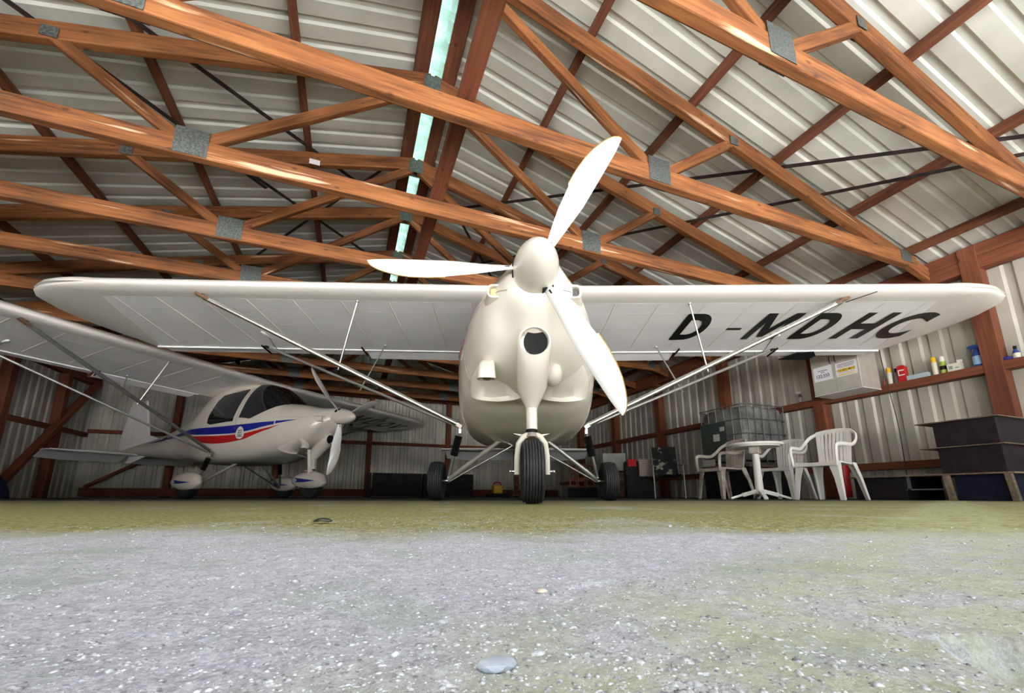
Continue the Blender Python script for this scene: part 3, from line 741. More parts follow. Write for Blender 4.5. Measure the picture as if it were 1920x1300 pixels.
def make_blade(A, phi, hub, tilt):
    rv = Vector((cos(phi), 0, sin(phi))); t = Vector((-sin(phi), 0, cos(phi))); fw = Vector((0, -1, 0))
    Rt = Matrix.Rotation(tilt, 3, 'X'); mb = MB(); rings = []; edge = []
    prof = [(.09, .048, 62), (.13, .056, 56), (.18, .072, 50), (.26, .098, 43), (.36, .124, 37), (.48, .143, 31), (.515, .147, 30), (.52, .156, 30), (.62, .155, 27), (.72, .145, 24), (.80, .128, 22.5), (.87, .103, 21.5), (.92, .078, 21), (.955, .050, 20), (.975, .024, 20), (.982, .006, 20)]
    for r, c, b in prof:
        be = radians(b); ch = t * cos(be) + fw * sin(be); nn = t * (-sin(be)) + fw * cos(be)
        te = -min(.068, 0.024 + 0.09 * r) if r < .9 else -.068 + (r - .9) * 0.12
        c0 = Vector(hub); ring_ = []
        for k in range(14):
            a = 2 * pi * k / 14; x = te + c / 2 + c / 2 * cos(a); th = (0.09 + 0.28 * max(0, .3 - r) / .3) * c * sin(a) * (1 if sin(a) > 0 else 0.5)
            ring_.append(c0 + Rt @ (rv * r + ch * x + nn * th))
        rings.append(ring_)
        if r > .515: edge.append(c0 + Rt @ (rv * r + ch * (te + c + 0.0005)))
    mb.loft(rings); B = obj('propeller_blade', mb, 'prop', A, smooth=50)
    mb = MB(); mb.tube(edge, 0.0032, 6); obj('leading_edge_guard', mb, 'gold', B, smooth=60)
    q = Vector(hub) + Rt @ (rv * 0.155 + fw * 0.0)
    be = radians(56); ch = t * cos(be) + fw * sin(be); nn = t * (-sin(be)) + fw * cos(be); q = Vector(hub) + Rt @ (rv * 0.165 + nn * 0.010 + ch * 0.0)
    mb = MB(); a, b_ = Rt @ (rv * 0.013), Rt @ (ch * 0.011); nr = Rt @ nn * 0.004
    mb.add([q - a - b_ + nr, q + a - b_ + nr, q + a + b_ + nr, q - a + b_ + nr, q - a - b_ - nr, q + a - b_ - nr, q + a + b_ - nr, q - a + b_ - nr], [(0, 1, 2, 3), (7, 6, 5, 4), (0, 4, 5, 1), (1, 5, 6, 2), (2, 6, 7, 3), (3, 7, 4, 0)])
    obj('angle_marker', mb, 'black', B)

def make_wheel(A, c, R, w, name='wheel', rimcol='greybox'):
    prof = [(R * .42, -w * .30), (R * .55, -w * .40), (R * .70, -w * .49), (R * .84, -w * .50), (R * .93, -w * .44)]
    g = []
    for i in range(7):
        x = -w * .38 + i * w * .76 / 6; crown = R * (1 - 0.055 * (abs(x) / (w * .44)) ** 2.2)
        if i: g += [(crown - .0075, x - w * .052)]
        g += [(crown, x - w * .035), (crown, x + w * .035)]
        if i < 6: g += [(crown - .0075, x + w * .052)]
    prof += g + [(a, -b) for a, b in prof[::-1]]
    T = obj(name, MB().lathe(prof, 48, 'x', c), 'rubber', A, smooth=35)
    mb = MB(); mb.lathe([(R * .02, -w * .26), (R * .2, -w * .30), (R * .30, -w * .18), (R * .44, -w * .30), (R * .46, 0), (R * .44, w * .30), (R * .30, w * .18), (R * .2, w * .30), (R * .02, w * .26)], 28, 'x', c)
    obj('rim', mb, rimcol, T, smooth=40); return T

def make_aircraft(name, label, loc, ang, roll, reg, striped, blades):
    A = thing(name, label, 'airplane', loc, group=None); A.rotation_euler = (0, roll, ang)
    # fuselage shell
    mb = MB(); vs_ = frange(-0.66, 4.42, 0.06); mb.loft([ring(BODY, v) for v in vs_]); FU = obj('fuselage', mb, 'gel', A, smooth=60)
    mb = MB(); cv = frange(-1.455, -0.60, 0.035)
    rr = [ring(COWL, v) for v in cv]
    # gentle throat: cheeks fade in below the spinner
    for r_ in rr:
        for i, (x, y, z) in enumerate(r_):
            k = max(0, min(1, (-0.75 - y) / 0.5)); g = math.exp(-((abs(x) - 0.17) / 0.075) ** 2) * math.exp(-((z - 1.08) / 0.10) ** 2)
            r_[i] = (x, y + 0.035 * g * k, z + 0.018 * g * k)
    lip = ring(COWL, -0.60, off=-0.014); mb.loft(rr + [[(x, y - 0.004, z) for x, y, z in lip], [(x, y - .12, z) for x, y, z in ring(COWL, -0.60, off=-0.03)]], True, True)
    CO = obj('engine_cowling', mb, 'gel', A, smooth=50)
    # cowl outlet lobes under the engine, left and right
    for s in (-1, 1):
        mb = MB(); rings = []
        for k, (v, z, w, h) in enumerate(((-1.05, .99, .05, .03), (-.96, .95, .11, .07), (-.85, .885, .17, .115), (-.74, .832, .195, .13), (-.66, .80, .20, .130))):
            rings.append([(s * 0.245 + w * cos(a) * (1.0), v + (0.10 * (abs(cos(a)) ** 3) if k == 4 else 0) - (0.10 if k == 4 else 0), z + h * sin(a) * 0.62) for a in [2 * pi * i / 36 for i in range(36)]])
        mb.loft(rings); obj('outlet_lobe', mb, 'gel', CO, smooth=60)
    # scoop: fat duct under the nose with an oval mouth
    path = [(-1.315, .968, .101, .094), (-1.295, .957, .105, .098), (-1.22, .912, .106, .098), (-1.12, .845, .105, .098), (-1.03, .770, .100, .095), (-.985, .708, .080, .078), (-.965, .655, .052, .052), (-.96, .625, .040, .040)]
    mb = MB(); rings = []
    for i, (v, z, rx, ry) in enumerate(path):
        a_ = path[max(i - 1, 0)]; b_ = path[min(i + 1, len(path) - 1)]; d = Vector((0, b_[0] - a_[0], b_[1] - a_[1])).normalized()
        if i < 2: d = Vector((0, .98, .20)).normalized() if i == 0 else Vector((0, .95, .1)).normalized()
        if i == 2: d = Vector((0, .86, -.4)).normalized()
        nrm = Vector((0, -d.z, d.y)); rings.append([Vector((rx * cos(a), v, z)) + nrm * (ry * sin(a)) for a in [2 * pi * k / 40 for k in range(40)]])
    d = Vector((0, .98, .20)).normalized(); nrm = Vector((0, -d.z, d.y)); inner = []
    for dep, sc in ((0.0, .90), (.006, .86), (.06, .82)):
        inner.append([Vector((path[0][2] * sc * cos(a), path[0][0] - 0.006, path[0][1])) + d * dep + nrm * (path[0][3] * sc * sin(a)) for a in [2 * pi * k / 40 for k in range(40)]])
    mb.loft(inner[::-1] + rings, True, True); SCO = obj('air_scoop', mb, 'gel', A, smooth=55, recalc=True)
    mb = MB(); pc = Vector((0, path[0][0], path[0][1])) + d * 0.034
    for i in range(24):
        a = 2 * pi * i / 24; mb.v.append(pc + Vector((0.010 + .074 * cos(a), 0, 0)) + nrm * (.081 * sin(a)))
    mb.v.append(pc + d * 0.01); mb.f = [(i, (i + 1) % 24, 24) for i in range(24)]
    obj('radiator_face', mb, 'black', SCO)
    # exhaust outlet box and cheek bulge
    mb = MB(); mb.loft([[(-.30 + a * .045, v, z + b * .05) for a, b in [(cos(q) * (1.2 if abs(cos(q)) > .7 else 1), sin(q)) for q in [2 * pi * k / 24 for k in range(24)]]] for v, z in ((-1.16, .885), (-1.06, .872), (-.93, .835))])
    q0 = [(-.30, -1.15, .925), (-.30, -1.12, .88), (-.30, -1.075, .80)]
    mb = MB(); rings = []
    for k, (cx, cy, cz) in enumerate(((-.29, -.97, .965), (-.297, -1.072, .895), (-.297, -1.095, .84), (-.297, -1.085, .795))):
        rings.append([(cx + (.050 + .004 * k) * (abs(cos(a)) ** .7) * (1 if cos(a) > 0 else -1), cy + .045 * (abs(sin(a)) ** .7) * (1 if sin(a) > 0 else -1), cz) for a in [2 * pi * i / 28 for i in range(28)]])
    inn = [[(-.297 + (x + .297) * .8, -1.085 + (y + 1.085) * .78, .795 + dz) for x, y, z in rings[3]] for dz in (0, .05)]
    mb.loft(rings + inn); EX = obj('exhaust_housing', mb, 'gel', A, smooth=50)
    mb = MB(); mb.tube([(-.297, -1.07, .86), (-.297, -1.085, .798)], .024, 16); obj('exhaust_pipe', mb, 'brown', EX, smooth=60)
    mb = MB(); mb.sphere((.145, -.98, .86), .075, sx=(.9, 1.5, 1.1)); obj('cheek_bulge', mb, 'gel', CO, smooth=80)
    # landing lamp and opposite inlet, rounded rectangles on the upper cowling
    def rrect(cx, cy, cz, w, h, n=5, r=.35):
        pts = []
        for qx, qz, a0 in ((1, 1, 0), (-1, 1, 90), (-1, -1, 180), (1, -1, 270)):
            for k in range(n + 1):
                a = radians(a0 + 90 * k / n); rr_ = min(w, h) * r
                pts.append((cx + qx * (w / 2 - rr_) + rr_ * cos(a), cy, cz + qz * (h / 2 - rr_) + rr_ * sin(a)))
        return pts
    for s in (-1, 1):
        cx = s * .232; mb = MB()
        mb.loft([rrect(cx, -1.18, 1.258, .19, .14), rrect(cx, -1.30, 1.266, .135, .104), rrect(cx, -1.37, 1.270, .110, .088), rrect(cx, -1.367, 1.270, .086, .064), rrect(cx, -1.340, 1.270, .083, .060), ], True, True)
        fr = obj('cowl_inlet', mb, 'gel', CO, smooth=50)
        mb = MB(); mb.loft([rrect(cx, -1.343, 1.270, .081, .059), rrect(cx, -1.350, 1.270, .07, .048)]); obj('lamp_lens' if s < 0 else 'inlet_mesh', mb, 'lamp' if s < 0 else 'cabinpanel', fr)
    # split line between upper and lower cowling
    for s in (-1, 1):
        pts = [(s * (secx(COWL, v, z) + .0015), v, z) for v, z in ((-1.43, 1.245), (-1.38, 1.262), (-1.28, 1.282), (-1.1, 1.292), (-.9, 1.30), (-.64, 1.31))]
        mb = MB(); mb.tube(pts, .0022, 6); obj('cowl_seam', mb, 'seam', CO, smooth=60)
    # spinner and propeller
    hub = Vector((0, -1.50, 1.343)); tilt = radians(6)
    Rt = Matrix.Rotation(tilt, 3, 'X')
    mb = MB(); pr = [(.128, .03), (.134, 0), (.134, -.035), (.130, -.085), (.121, -.14), (.107, -.19), (.087, -.24), (.062, -.285), (.034, -.318), (.012, -.332), (.001, -.335)]
    mb.lathe(pr, 44, 'y'); mb.v = [tuple(Rt @ Vector(p) + hub + Vector((0, .035, 0))) for p in mb.v]; SP = obj('spinner', mb, 'gel', A, smooth=50)
    mb = MB(); mb.lathe([(.118, .075), (.136, .07), (.136, .025), (.118, .02)], 44, 'y'); mb.v = [tuple(Rt @ Vector(p) + hub + Vector((0, .035, 0))) for p in mb.v]; obj('spinner_backplate', mb, 'black', SP, smooth=50)
    for p_ in blades:
        rv = Vector((cos(p_), 0, sin(p_))); tt = Vector((-sin(p_), 0, cos(p_)))
        mb = MB(); c0 = hub + Rt @ (rv * .116 + Vector((0, .0, 0))); a, b_ = Rt @ (tt * .040), Rt @ Vector((0, .036, 0)); o_ = Rt @ (rv * .022)
        mb.add([c0 - a - b_ - o_, c0 + a - b_ - o_, c0 + a + b_ - o_, c0 - a + b_ - o_, c0 - a - b_ + o_, c0 + a - b_ * .2 + o_ * .3, c0 + a + b_ + o_, c0 - a + b_ + o_], [(0, 3, 2, 1), (4, 5, 6, 7), (0, 1, 5, 4), (1, 2, 6, 5), (2, 3, 7, 6), (3, 0, 4, 7)])
        obj('blade_cutout', mb, 'black', SP)
        make_blade(A, p_, hub, tilt)
    # centre section joining the wings, windscreen and windows
    mb = MB(); mb.loft([wring(lambda v, u=u: (u, v * 1.0)) for u in (-.54, -.3, 0, .3, .54)]); obj('wing_centre_section', mb, 'wingle', A, smooth=40)
    mb = MB(); rows = []
    for v in frange(-.60, .09, .03):
        thr = 1.27 + max(0, -.10 - v) * 0.60; hw, zb, zt, n_, tp = interp(BODY, v); zc = (zb + zt) / 2; hz = (zt - zb) / 2 + .006
        a0 = math.asin(max(0.0, min(.999, (thr - zc) / hz)) ** (n_ / 2)); row = []
        for k in range(41):
            a_ = a0 + (pi - 2 * a0) * k / 40; ca, sa = cos(a_), sin(a_)
            z = abs(sa) ** (2 / n_) * hz; x = abs(ca) ** (2 / n_) * (hw + .006) * (1 if ca >= 0 else -1) * (1 - tp * z / hz); row.append((x, v, zc + z))
        rows.append(row)
    mb.loft(rows, False, False, False); obj('windscreen', mb, 'glass', FU, smooth=180, recalc=False)
    for s in (-1, 1):
        drape('side_window', [(.21, 1.27), (.76, 1.24), (.84, 1.27), (.87, 1.42), (.84, 1.68), (.78, 1.80), (.22, 1.88), (.19, 1.85)], 'glass', FU, s, .006)
        drape('door_seam', [(.135, 1.10), (.14, 1.90), (.148, 1.90), (.143, 1.10)], 'seam', FU, s, .004)
        if striped:
            top = [(-.98, 1.26), (-.5, 1.235), (0, 1.205), (.6, 1.19), (1.1, 1.20), (1.7, 1.20), (2.5, 1.15), (3.3, 1.09)]
            bot = [(3.3, 1.075), (2.5, 1.11), (1.7, 1.13), (1.1, 1.09), (.6, 1.065), (0, 1.075), (-.5, 1.17), (-.98, 1.257)]
            drape('blue_stripe', catline(top, 4) + catline(bot, 4), 'blue', FU, s, .004)
            top = [(-.70, 1.175), (-.3, 1.095), (0, 1.045), (.5, 1.035), (1.1, 1.06), (1.5, 1.08)]; bot = [(1.5, 1.07), (1.0, .95), (.5, .905), (0, .945), (-.3, 1.04), (-.70, 1.17)]
            drape('red_stripe', catline(top, 4) + catline(bot, 4), 'red', FU, s, .004)
            c = [(.02 + .085 * cos(2 * pi * k / 28) * (1 - .22 * sin(2 * pi * k / 28)), 1.065 + .105 * sin(2 * pi * k / 28)) for k in range(28)]
            bd = drape('side_emblem', c, 'stripewhite', FU, s, .008)
            for k in range(4):
                zz = 1.115 - k * .034; w = .045 if k < 3 else .055; d_ = .014 if k < 3 else 0
                poly = [(.02 - w, zz), (.02, zz - d_), (.02 + w, zz), (.02 + w, zz - .013), (.02, zz - d_ - .016), (.02 - w, zz - .013)]
                drape('emblem_bar', poly, 'rodgrey', FU, s, .011)
            if s < 0:
                mb = MB(); v_ = 3.05
                for ch, w in (('D', .13), ('-', .07), ('M', .16)):
                    vs, fs = glyph_box(ch, 0.01); o_ = len(mb.v)
                    for x, y in vs:
                        if ch == '-': y = .42 + .15 * y
                        vv = v_ - w * x - .03 * y; zz = 1.075 + (3.05 - vv) * .04 + .085 * y; mb.v.append((-(sidex(vv, zz) + .007), vv, zz))
                    mb.f += [tuple(i + o_ for i in f) for f in fs]; v_ -= w + .035
                obj('side_lettering', mb, 'blackvinyl', FU, recalc=False)
        else:
            top = [(-.9, 1.25), (-.3, 1.27), (.4, 1.27), (1.2, 1.26), (2.5, 1.16)]; bot = [(2.5, 1.14), (1.2, 1.225), (.4, 1.235), (-.3, 1.24), (-.9, 1.24)]
            drape('dark_stripe', catline(top, 4) + catline(bot, 4), 'darkstripe', FU, s, .004)
            drape('red_stripe', [(v, z - .055) for v, z in catline(top, 4) + catline(bot, 4)], 'red', FU, s, .004)
    # wings and struts
    for s in (-1, 1):
        make_wing(A, s, reg)
        lo = Vector((s * .668, .60, .775)); fs_ = Vector((s * 3.17, .13, 1.968)); rs_ = Vector((s * 3.21, 1.30, 1.885)); lo2 = Vector((s * .668, .68, .765))
        S1 = obj('front_strut', MB().tube([lo, fs_], .020, 12, sq=(1, 1.3)), 'alu' if not striped else 'rodgrey', A, smooth=60)
        S2 = obj('rear_strut', MB().tube([lo2, rs_], .017, 12), 'steel', A, smooth=60)
        for S_, e_, b_ in ((S1, fs_, lo), (S2, rs_, lo2)):
            d = (e_ - b_).normalized(); mb = MB(); mb.bar(e_ - d * .05, e_ + d * .09 - Vector((0, 0, .0)), .05, .030); mb.bar(e_ + d * .02, e_ + Vector((s * .02, 0, .03)), .03, .05); obj('strut_fitting', mb, 'brown' if S_ is S1 else 'black', S_, bevel=.006)
        mb = MB(); mb.bar(lo + Vector((s * .05, 0, .025)), lo + Vector((-s * .03, -.02, -.03)), .03, .045); mb.bar(lo + Vector((-s * .01, -.01, -.02)), lo + Vector((-s * .01, .0, -.09)), .03, .025); mb.sphere(tuple(lo + Vector((s * .03, 0, .01))), .018)
        obj('lower_strut_fitting', mb, 'alu', S1, bevel=.004)
        for S_, top_, a, b_, t_ in ((S1, (s * 1.69, .215, wbot(1.69, .215)), fs_, lo, .515), (S2, (s * 1.69, 1.21, wbot(1.69, 1.21)), rs_, lo2, .535)):
            q = a + (b_ - a) * t_; d = (q - Vector(top_)).normalized()
            J = obj('jury_strut', MB().tube([top_, q + d * .04], .0095, 8), 'alu', A, smooth=60)
            mb = MB(); mb.sphere(tuple(top_), .018); mb.sphere(tuple(q + d * .05), .009); obj('jury_fitting', mb, 'steel', J, smooth=80)
        # undercarriage
        ax = Vector((s * .80, .68, .20))
        obj('gear_leg', MB().tube([(s * .09, .50, .715), ax + Vector((-s * .02, 0, .012))], .023, 12), 'paintgrey' if s < 0 else 'steel', A, smooth=60)
        obj('gear_tie_rod', MB().tube([(s * .06, .86, .62), ax + Vector((-s * .03, .03, -.005))], .010, 8), 'alu', A, smooth=60)
        tp = Vector((s * .665, .62, .70)); bt = ax + Vector((-s * .02, 0, .035)); d = bt - tp
        SH = obj('shock_strut', MB().tube([tp, bt], [.016, .019], 12), 'rodgrey', A, smooth=60)
        mb = MB(); nb = 12; pts = []; rs = []
        for k in range(nb * 2 + 1): pts.append(tp + d * (.08 + .44 * k / (nb * 2))); rs.append(.044 if k % 2 else .034)
        mb.tube(pts, rs, 14); obj('rubber_boot', mb, 'black', SH, smooth=60)
        mb = MB(); mb.sphere(tuple(bt), .022); mb.sphere(tuple(tp), .020); obj('shock_end', mb, 'alu', SH, smooth=80)
        WH = make_wheel(A, (s * .893, .68, .20), .20, .145, 'main_wheel')
        obj('axle', MB().tube([ax - Vector((s * .03, 0, 0)), (s * .90, .68, .20)], .017, 12), 'alu', WH, smooth=60)
        if striped:
            mb = MB(); rings = []
            for k in range(13):
                t_ = k / 12; y = -.30 + .72 * t_; r_ = sqrt(max(.0004, sin(pi * min(1, t_ ** .75))))
                rings.append([(s * .893 + .125 * r_ * cos(a), .68 + y, .245 + (.165 * r_ * (sin(a) if sin(a) > -.72 else -.72)) + .02 * t_) for a in [2 * pi * i / 26 for i in range(26)]])
            mb.loft(rings); SPT = obj('wheel_fairing', mb, 'gel', A, smooth=50)
            def fx(y_, z_):
                t_ = max(0, min(1, (y_ - .38) / .72)); r_ = sqrt(max(.0004, sin(pi * t_ ** .75))); q = (z_ - .245 - .02 * t_) / (.165 * r_); return .125 * r_ * sqrt(max(0, 1 - q * q))
            for sd_ in (-1, 1): drape('fairing_stripe', [(.47, .255), (.70, .275), (.93, .30), (.84, .262), (.88, .235), (.68, .235)], 'blue', SPT, sd_, .002, fn=fx, cx=s * .893, step=.03)
    # nose gear
    LEG = obj('nose_leg', MB().tube([(0, -.955, .70), (0, -.985, .475)], .038, 18), 'gel', A, smooth=60)
    obj('leg_collar', MB().tube([(0, -.985, .476), (0, -.987, .458)], .040, 18), 'black', LEG, smooth=60)
    mb = MB(); mb.tube([(0, -.987, .462), (0, -.987, .43)], [.026, .040], 14); FK = obj('wheel_fork', mb, 'paintgrey', A, smooth=50)
    for s in (-1, 1):
        mb = MB(); mb.tube([(s * .012, -.987, .452), (s * .055, -.987, .432), (s * .088, -.986, .385), (s * .098, -.985, .30), (s * .099, -.985, .185)], .0125, 10, sq=(1, 1.5)); obj('fork_arm', mb, 'cream', FK, smooth=60)
        mb = MB(); mb.tube([(s * .09, -.985, .205), (s * .135, -.985, .205)], .008, 8); mb.sphere((s * .14, -.985, .205), .011); obj('axle_end', mb, 'alu', FK, smooth=60)
        mb = MB(); mb.add([(s * .02, -.93, .452), (s * .125, -.93, .462), (s * .06, -.93, .437), (s * .02, -.92, .452), (s * .125, -.92, .462), (s * .06, -.92, .437)], [(0, 1, 2), (5, 4, 3), (0, 3, 4, 1), (1, 4, 5, 2), (2, 5, 3, 0)]); obj('towing_lug', mb, 'gel', FK)
        mb = MB(); mb.tube([(s * .09, -.62, .74), (s * .035, -.93, .66)], .010, 8); obj('leg_brace', mb, 'steel', LEG, smooth=60)
    if striped: obj('leg_fairing', MB().tube([(0, -.93, .80), (0, -.97, .40)], [.10, .085], 20, sq=(.5, 1)), 'gel', LEG, smooth=60)
    make_wheel(A, (0, -.985, .205), .205, .142, 'nose_wheel')
    if striped:
        mb = MB(); rings = []
        for k in range(13):
            t_ = k / 12; y = -.31 + .76 * t_; r_ = sqrt(max(.0004, sin(pi * min(1, t_ ** .75))))
            rings.append([(.135 * r_ * cos(a), -.985 + y, .26 + (.17 * r_ * (sin(a) if sin(a) > -.62 else -.62)) + .04 * t_) for a in [2 * pi * i / 26 for i in range(26)]])
        mb.loft(rings); SPT = obj('wheel_fairing', mb, 'gel', A, smooth=50)
        def fx(y_, z_):
            t_ = max(0, min(1, (y_ + 1.295) / .76)); r_ = sqrt(max(.0004, sin(pi * t_ ** .75))); q = (z_ - .26 - .04 * t_) / (.17 * r_); return .135 * r_ * sqrt(max(0, 1 - q * q))
        for sd_ in (-1, 1): drape('fairing_stripe', [(-1.17, .29), (-.96, .315), (-.66, .345), (-.78, .30), (-.72, .265), (-.97, .265)], 'blue', SPT, sd_, .002, fn=fx, step=.03)
    # tail
    mb = MB()
    for_r = []
    for u in frange(-1.40, 1.40, 0.2):
        k = sqrt(max(0.02, 1 - (abs(u) / 1.43) ** 8)); c0 = 3.86 + .03 * abs(u) + (1 - k) * .15; c1 = 4.20
        for_r.append([(u, c0 + (c1 - c0) * t_, .885 + z_ * k) for t_, z_ in ((0, 0), (.02, -.013), (.08, -.021), (.3, -.027), (1, -.018), (1, .018), (.3, .027), (.08, .021), (.02, .013))])
    mb.loft(for_r); ST = obj('tailplane', mb, 'wing', A, smooth=50)
    mb = MB(); mb.tube([(-1.38, 3.865 + .04, .886), (0, 3.858, .886), (1.38, 3.865 + .04, .886)], .013, 8); obj('tailplane_leading_edge', mb, 'prop', ST, smooth=60)
    for s in (-1, 1):
        mb = MB(); rr_ = []
        for u in (.06, .5, 1.0, 1.36):
            c = .36 if u < 1.3 else .30; th = radians(24)
            rr_.append([(s * u, 4.225 + c * t_ * cos(th), .885 - c * t_ * sin(th) + z_) for t_, z_ in ((0, .012), (0, -.012), (1, -.003), (1, .003))])
        mb.loft(rr_); EL = obj('elevator', mb, 'wing', A, smooth=40)
        obj('elevator_tube', MB().tube([(s * .06, 4.222, .878), (s * 1.36, 4.222, .878)], .010, 8), 'prop', EL, smooth=60)
    mb = MB(); mb.prism([(3.15, 1.17), (3.70, 1.30), (3.98, 2.08), (4.30, 2.08), (4.34, 1.02), (3.9, 1.0)], -.022, .022, 'x'); obj('fin', mb, 'wing', A, bevel=.012)
    mb = MB(); mb.prism([(4.36, 1.00), (4.33, 2.09), (4.50, 2.07), (4.72, 1.30), (4.74, 1.02)], -.014, .014, 'x'); RU = obj('rudder', mb, 'wing', A, bevel=.008)
    obj('rudder_tube', MB().tube([(0, 4.35, 1.0), (0, 4.32, 2.09)], .016, 8), 'prop', RU, smooth=60)
    mb = MB(); mb.prism([(3.65, .86), (4.25, .90), (4.38, .72), (4.18, .72)], -.014, .014, 'x'); obj('ventral_fin', mb, 'wing', A, bevel=.006)
    return A

AC1 = make_aircraft('light_aircraft', 'cream high-wing light aircraft facing the camera head-on, D-MDHC under its wing', (1.437, 3.388, 0), radians(-20.57), radians(0.14), 'D-MDHC', False, [radians(180), radians(61), radians(-57)])
mb = MB(); mb.tube([(3.25, .16, 1.975), (3.42, -.02, 2.0)], .004, 6); obj('wire_antenna', mb, 'black', AC1)
AC2 = make_aircraft('light_aircraft', 'cream high-wing light aircraft with blue and red side stripes parked behind at the left', (-1.32, 8.34, 0), radians(47.3), 0, 'D-MU', True, [radians(142), radians(27), radians(-92)])

# ------------------------------------------------------------------ furniture
def make_chair(label, mat, loc, rz):
    C = thing('plastic_armchair', label, 'chair', loc, rz)
    mb = MB(); rings = []
    for y, zz, hw in ((-.235, .418, .215), (-.22, .432, .225), (-.12, .424, .235), (.05, .412, .225), (.18, .418, .20), (.215, .43, .19)):
        rings.append([(x * hw, y, zz + .012 * x * x + t) for x, t in ((-1, 0), (-.5, 0), (0, 0), (.5, 0), (1, 0), (1, -.02), (.5, -.02), (0, -.02), (-.5, -.02), (-1, -.02))])
    mb.loft(rings); mb.box(-.235, .235, -.245, -.222, .385, .43); obj('seat', mb, mat, C, smooth=40, bevel=.006)
    for s in (-1, 1):
        for fr in (-1, 1):
            mb = MB(); y0 = -.215 if fr < 0 else .19; y1 = -.25 if fr < 0 else .29
            x0 = s * .225; x1 = s * .262
            vs = []
            for z, x, y, w in ((.43, x0, y0, .10), (.25, (x0 + x1) / 2, (y0 + y1) / 2, .066), (0, x1, y1, .046)):
                vs.append([(x, y, z), (x - s * w, y, z), (x - s * w, y + .010 * -fr, z), (x - s * .012, y + .012 * -fr, z), (x - s * .012, y - fr * w * .8, z), (x, y - fr * w * .8, z)])
            mb.loft(vs); obj('leg', mb, mat, C, bevel=.003)
        pts = catline([(s * .235, -.235, .40), (s * .245, -.24, .52), (s * .25, -.225, .615), (s * .268, -.13, .632), (s * .282, .02, .628), (s * .283, .12, .68), (s * .255, .205, .765), (s * .19, .262, .815)], 5)
        mb = MB(); mb.tube(pts, .022, 10, sq=(1.0, .55)); obj('armrest', mb, mat, C, smooth=60)
    pts = catline([(-.19, .262, .815), (-.10, .283, .833), (0, .288, .838), (.10, .283, .833), (.19, .262, .815)], 5)
    mb = MB(); mb.tube(pts, .026, 10, sq=(.5, 1.15))
    for i in range(-4, 5):
        xt = i * .043; xb = i * .037; w = .030 if abs(i) < 4 else .045
        a = Vector((xb, .195, .415)); mid = Vector((xb * 1.08, .222, .62)); t_ = Vector((xt, .283 - .25 * xt * xt * 4, .825 - .12 * xt * xt * 4))
        mb.bar(a, mid, w, .012, up=(0, -1, .1)); mb.bar(mid, t_, w, .012, up=(0, -1, .2))
    obj('backrest', mb, mat, C)
    return C
make_chair('clean white plastic armchair, the large one standing furthest right beside the low bench', 'chair', (5.29, 3.28, 0), radians(-85))
make_chair('white plastic armchair half hidden between the round table and the larger chair', 'chair', (5.75, 4.16, 0), radians(-84))
make_chair('stained brownish plastic armchair on the left of the round table, facing left', 'chairold', (5.02, 4.52, 0), radians(-99))

T = thing('round_table', 'small round white plastic table on a column with spread feet, among the armchairs', 'table', (4.82, 3.82, 0), 0.5)
mb = MB(); mb.lathe([(.01, .675), (.29, .675), (.315, .672), (.322, .683), (.322, .692), (.315, .702), (.01, .704)], 48)
mb.lathe([(.27, .655), (.28, .655), (.28, .678), (.27, .678)], 40); obj('table_top', mb, 'chair', T, smooth=35)
mb = MB(); mb.tube([(0, 0, .07), (0, 0, .66)], [.048, .040], 20); obj('column', mb, 'chair', T, smooth=60)
mb = MB(); mb.box(-.075, .075, -.06, .06, .575, .67); obj('top_bracket', mb, 'chairold', T, bevel=.012)
for k in range(4):
    a = k * pi / 2 + .35; mb = MB(); mb.bar((0, 0, .115), (cos(a) * .20, sin(a) * .20, .055), .055, .05); mb.bar((cos(a) * .18, sin(a) * .18, .065), (cos(a) * .33, sin(a) * .33, .014), .048, .028); obj('foot', mb, 'chair', T, bevel=.008)

# intermediate bulk container in its wire cage
I = thing('liquid_container', 'grimy white bulk liquid tank inside a wire cage behind the round table', 'tank', (6.33, 5.22, 0))
def rbox(hx, hy, z0, z1, r, n=6):
    ring_ = []
    for qx, qy, a0 in ((1, 1, 0), (-1, 1, 90), (-1, -1, 180), (1, -1, 270)):
        for k in range(n + 1):
            a = radians(a0 + 90 * k / n); ring_.append((qx * (hx - r) + r * cos(a), qy * (hy - r) + r * sin(a)))
    return ring_
mb = MB(); b_ = rbox(.46, .44, 0, 0, .10); mb.loft([[(x * k, y * k, z) for x, y in b_] for z, k in ((.62, .93), (.66, .985), (.72, 1), (1.38, 1), (1.46, .985), (1.50, .90))]); obj('tank', mb, 'ibc', I, smooth=50)
obj('tank_lid', MB().lathe([(.01, 1.50), (.11, 1.50), (.11, 1.535), (.01, 1.54)], 24), 'rodgrey', I, smooth=40)
mb = MB(); 
for z in (.56, .80, 1.04, 1.28, 1.52):
    c = rbox(.495, .475, 0, 0, .09); mb.tube([(x, y, z) for x, y in c] + [(c[0][0], c[0][1], z)], .011, 8)
for i in range(6):
    t_ = -.42 + .84 * i / 5
    for sx in (-1, 1): mb.tube([(sx * .495, t_ * .95, .54), (sx * .495, t_ * .95, 1.53)], .009, 6); mb.tube([(t_, sx * .475, .54), (t_, sx * .475, 1.53)], .009, 6)
obj('cage', mb, 'rodgrey', I, smooth=60)
mb = MB(); mb.box(-.515, -.505, -.12, .42, .74, 1.28); PL = obj('placard', mb, 'placard', I, bevel=.004); PL['label'] = 'dark green plate on the cage'
mb = MB(); mb.box(-.520, -.5155, .02, .15, .96, 1.08); obj('paper_label', mb, 'label', PL)
mb = MB(); mb.box(-.520, -.5155, -.09, .00, 1.12, 1.19); obj('paper_label', mb, 'label', PL)
mb = MB(); mb.box(-.50, .50, -.48, .48, .50, .545)
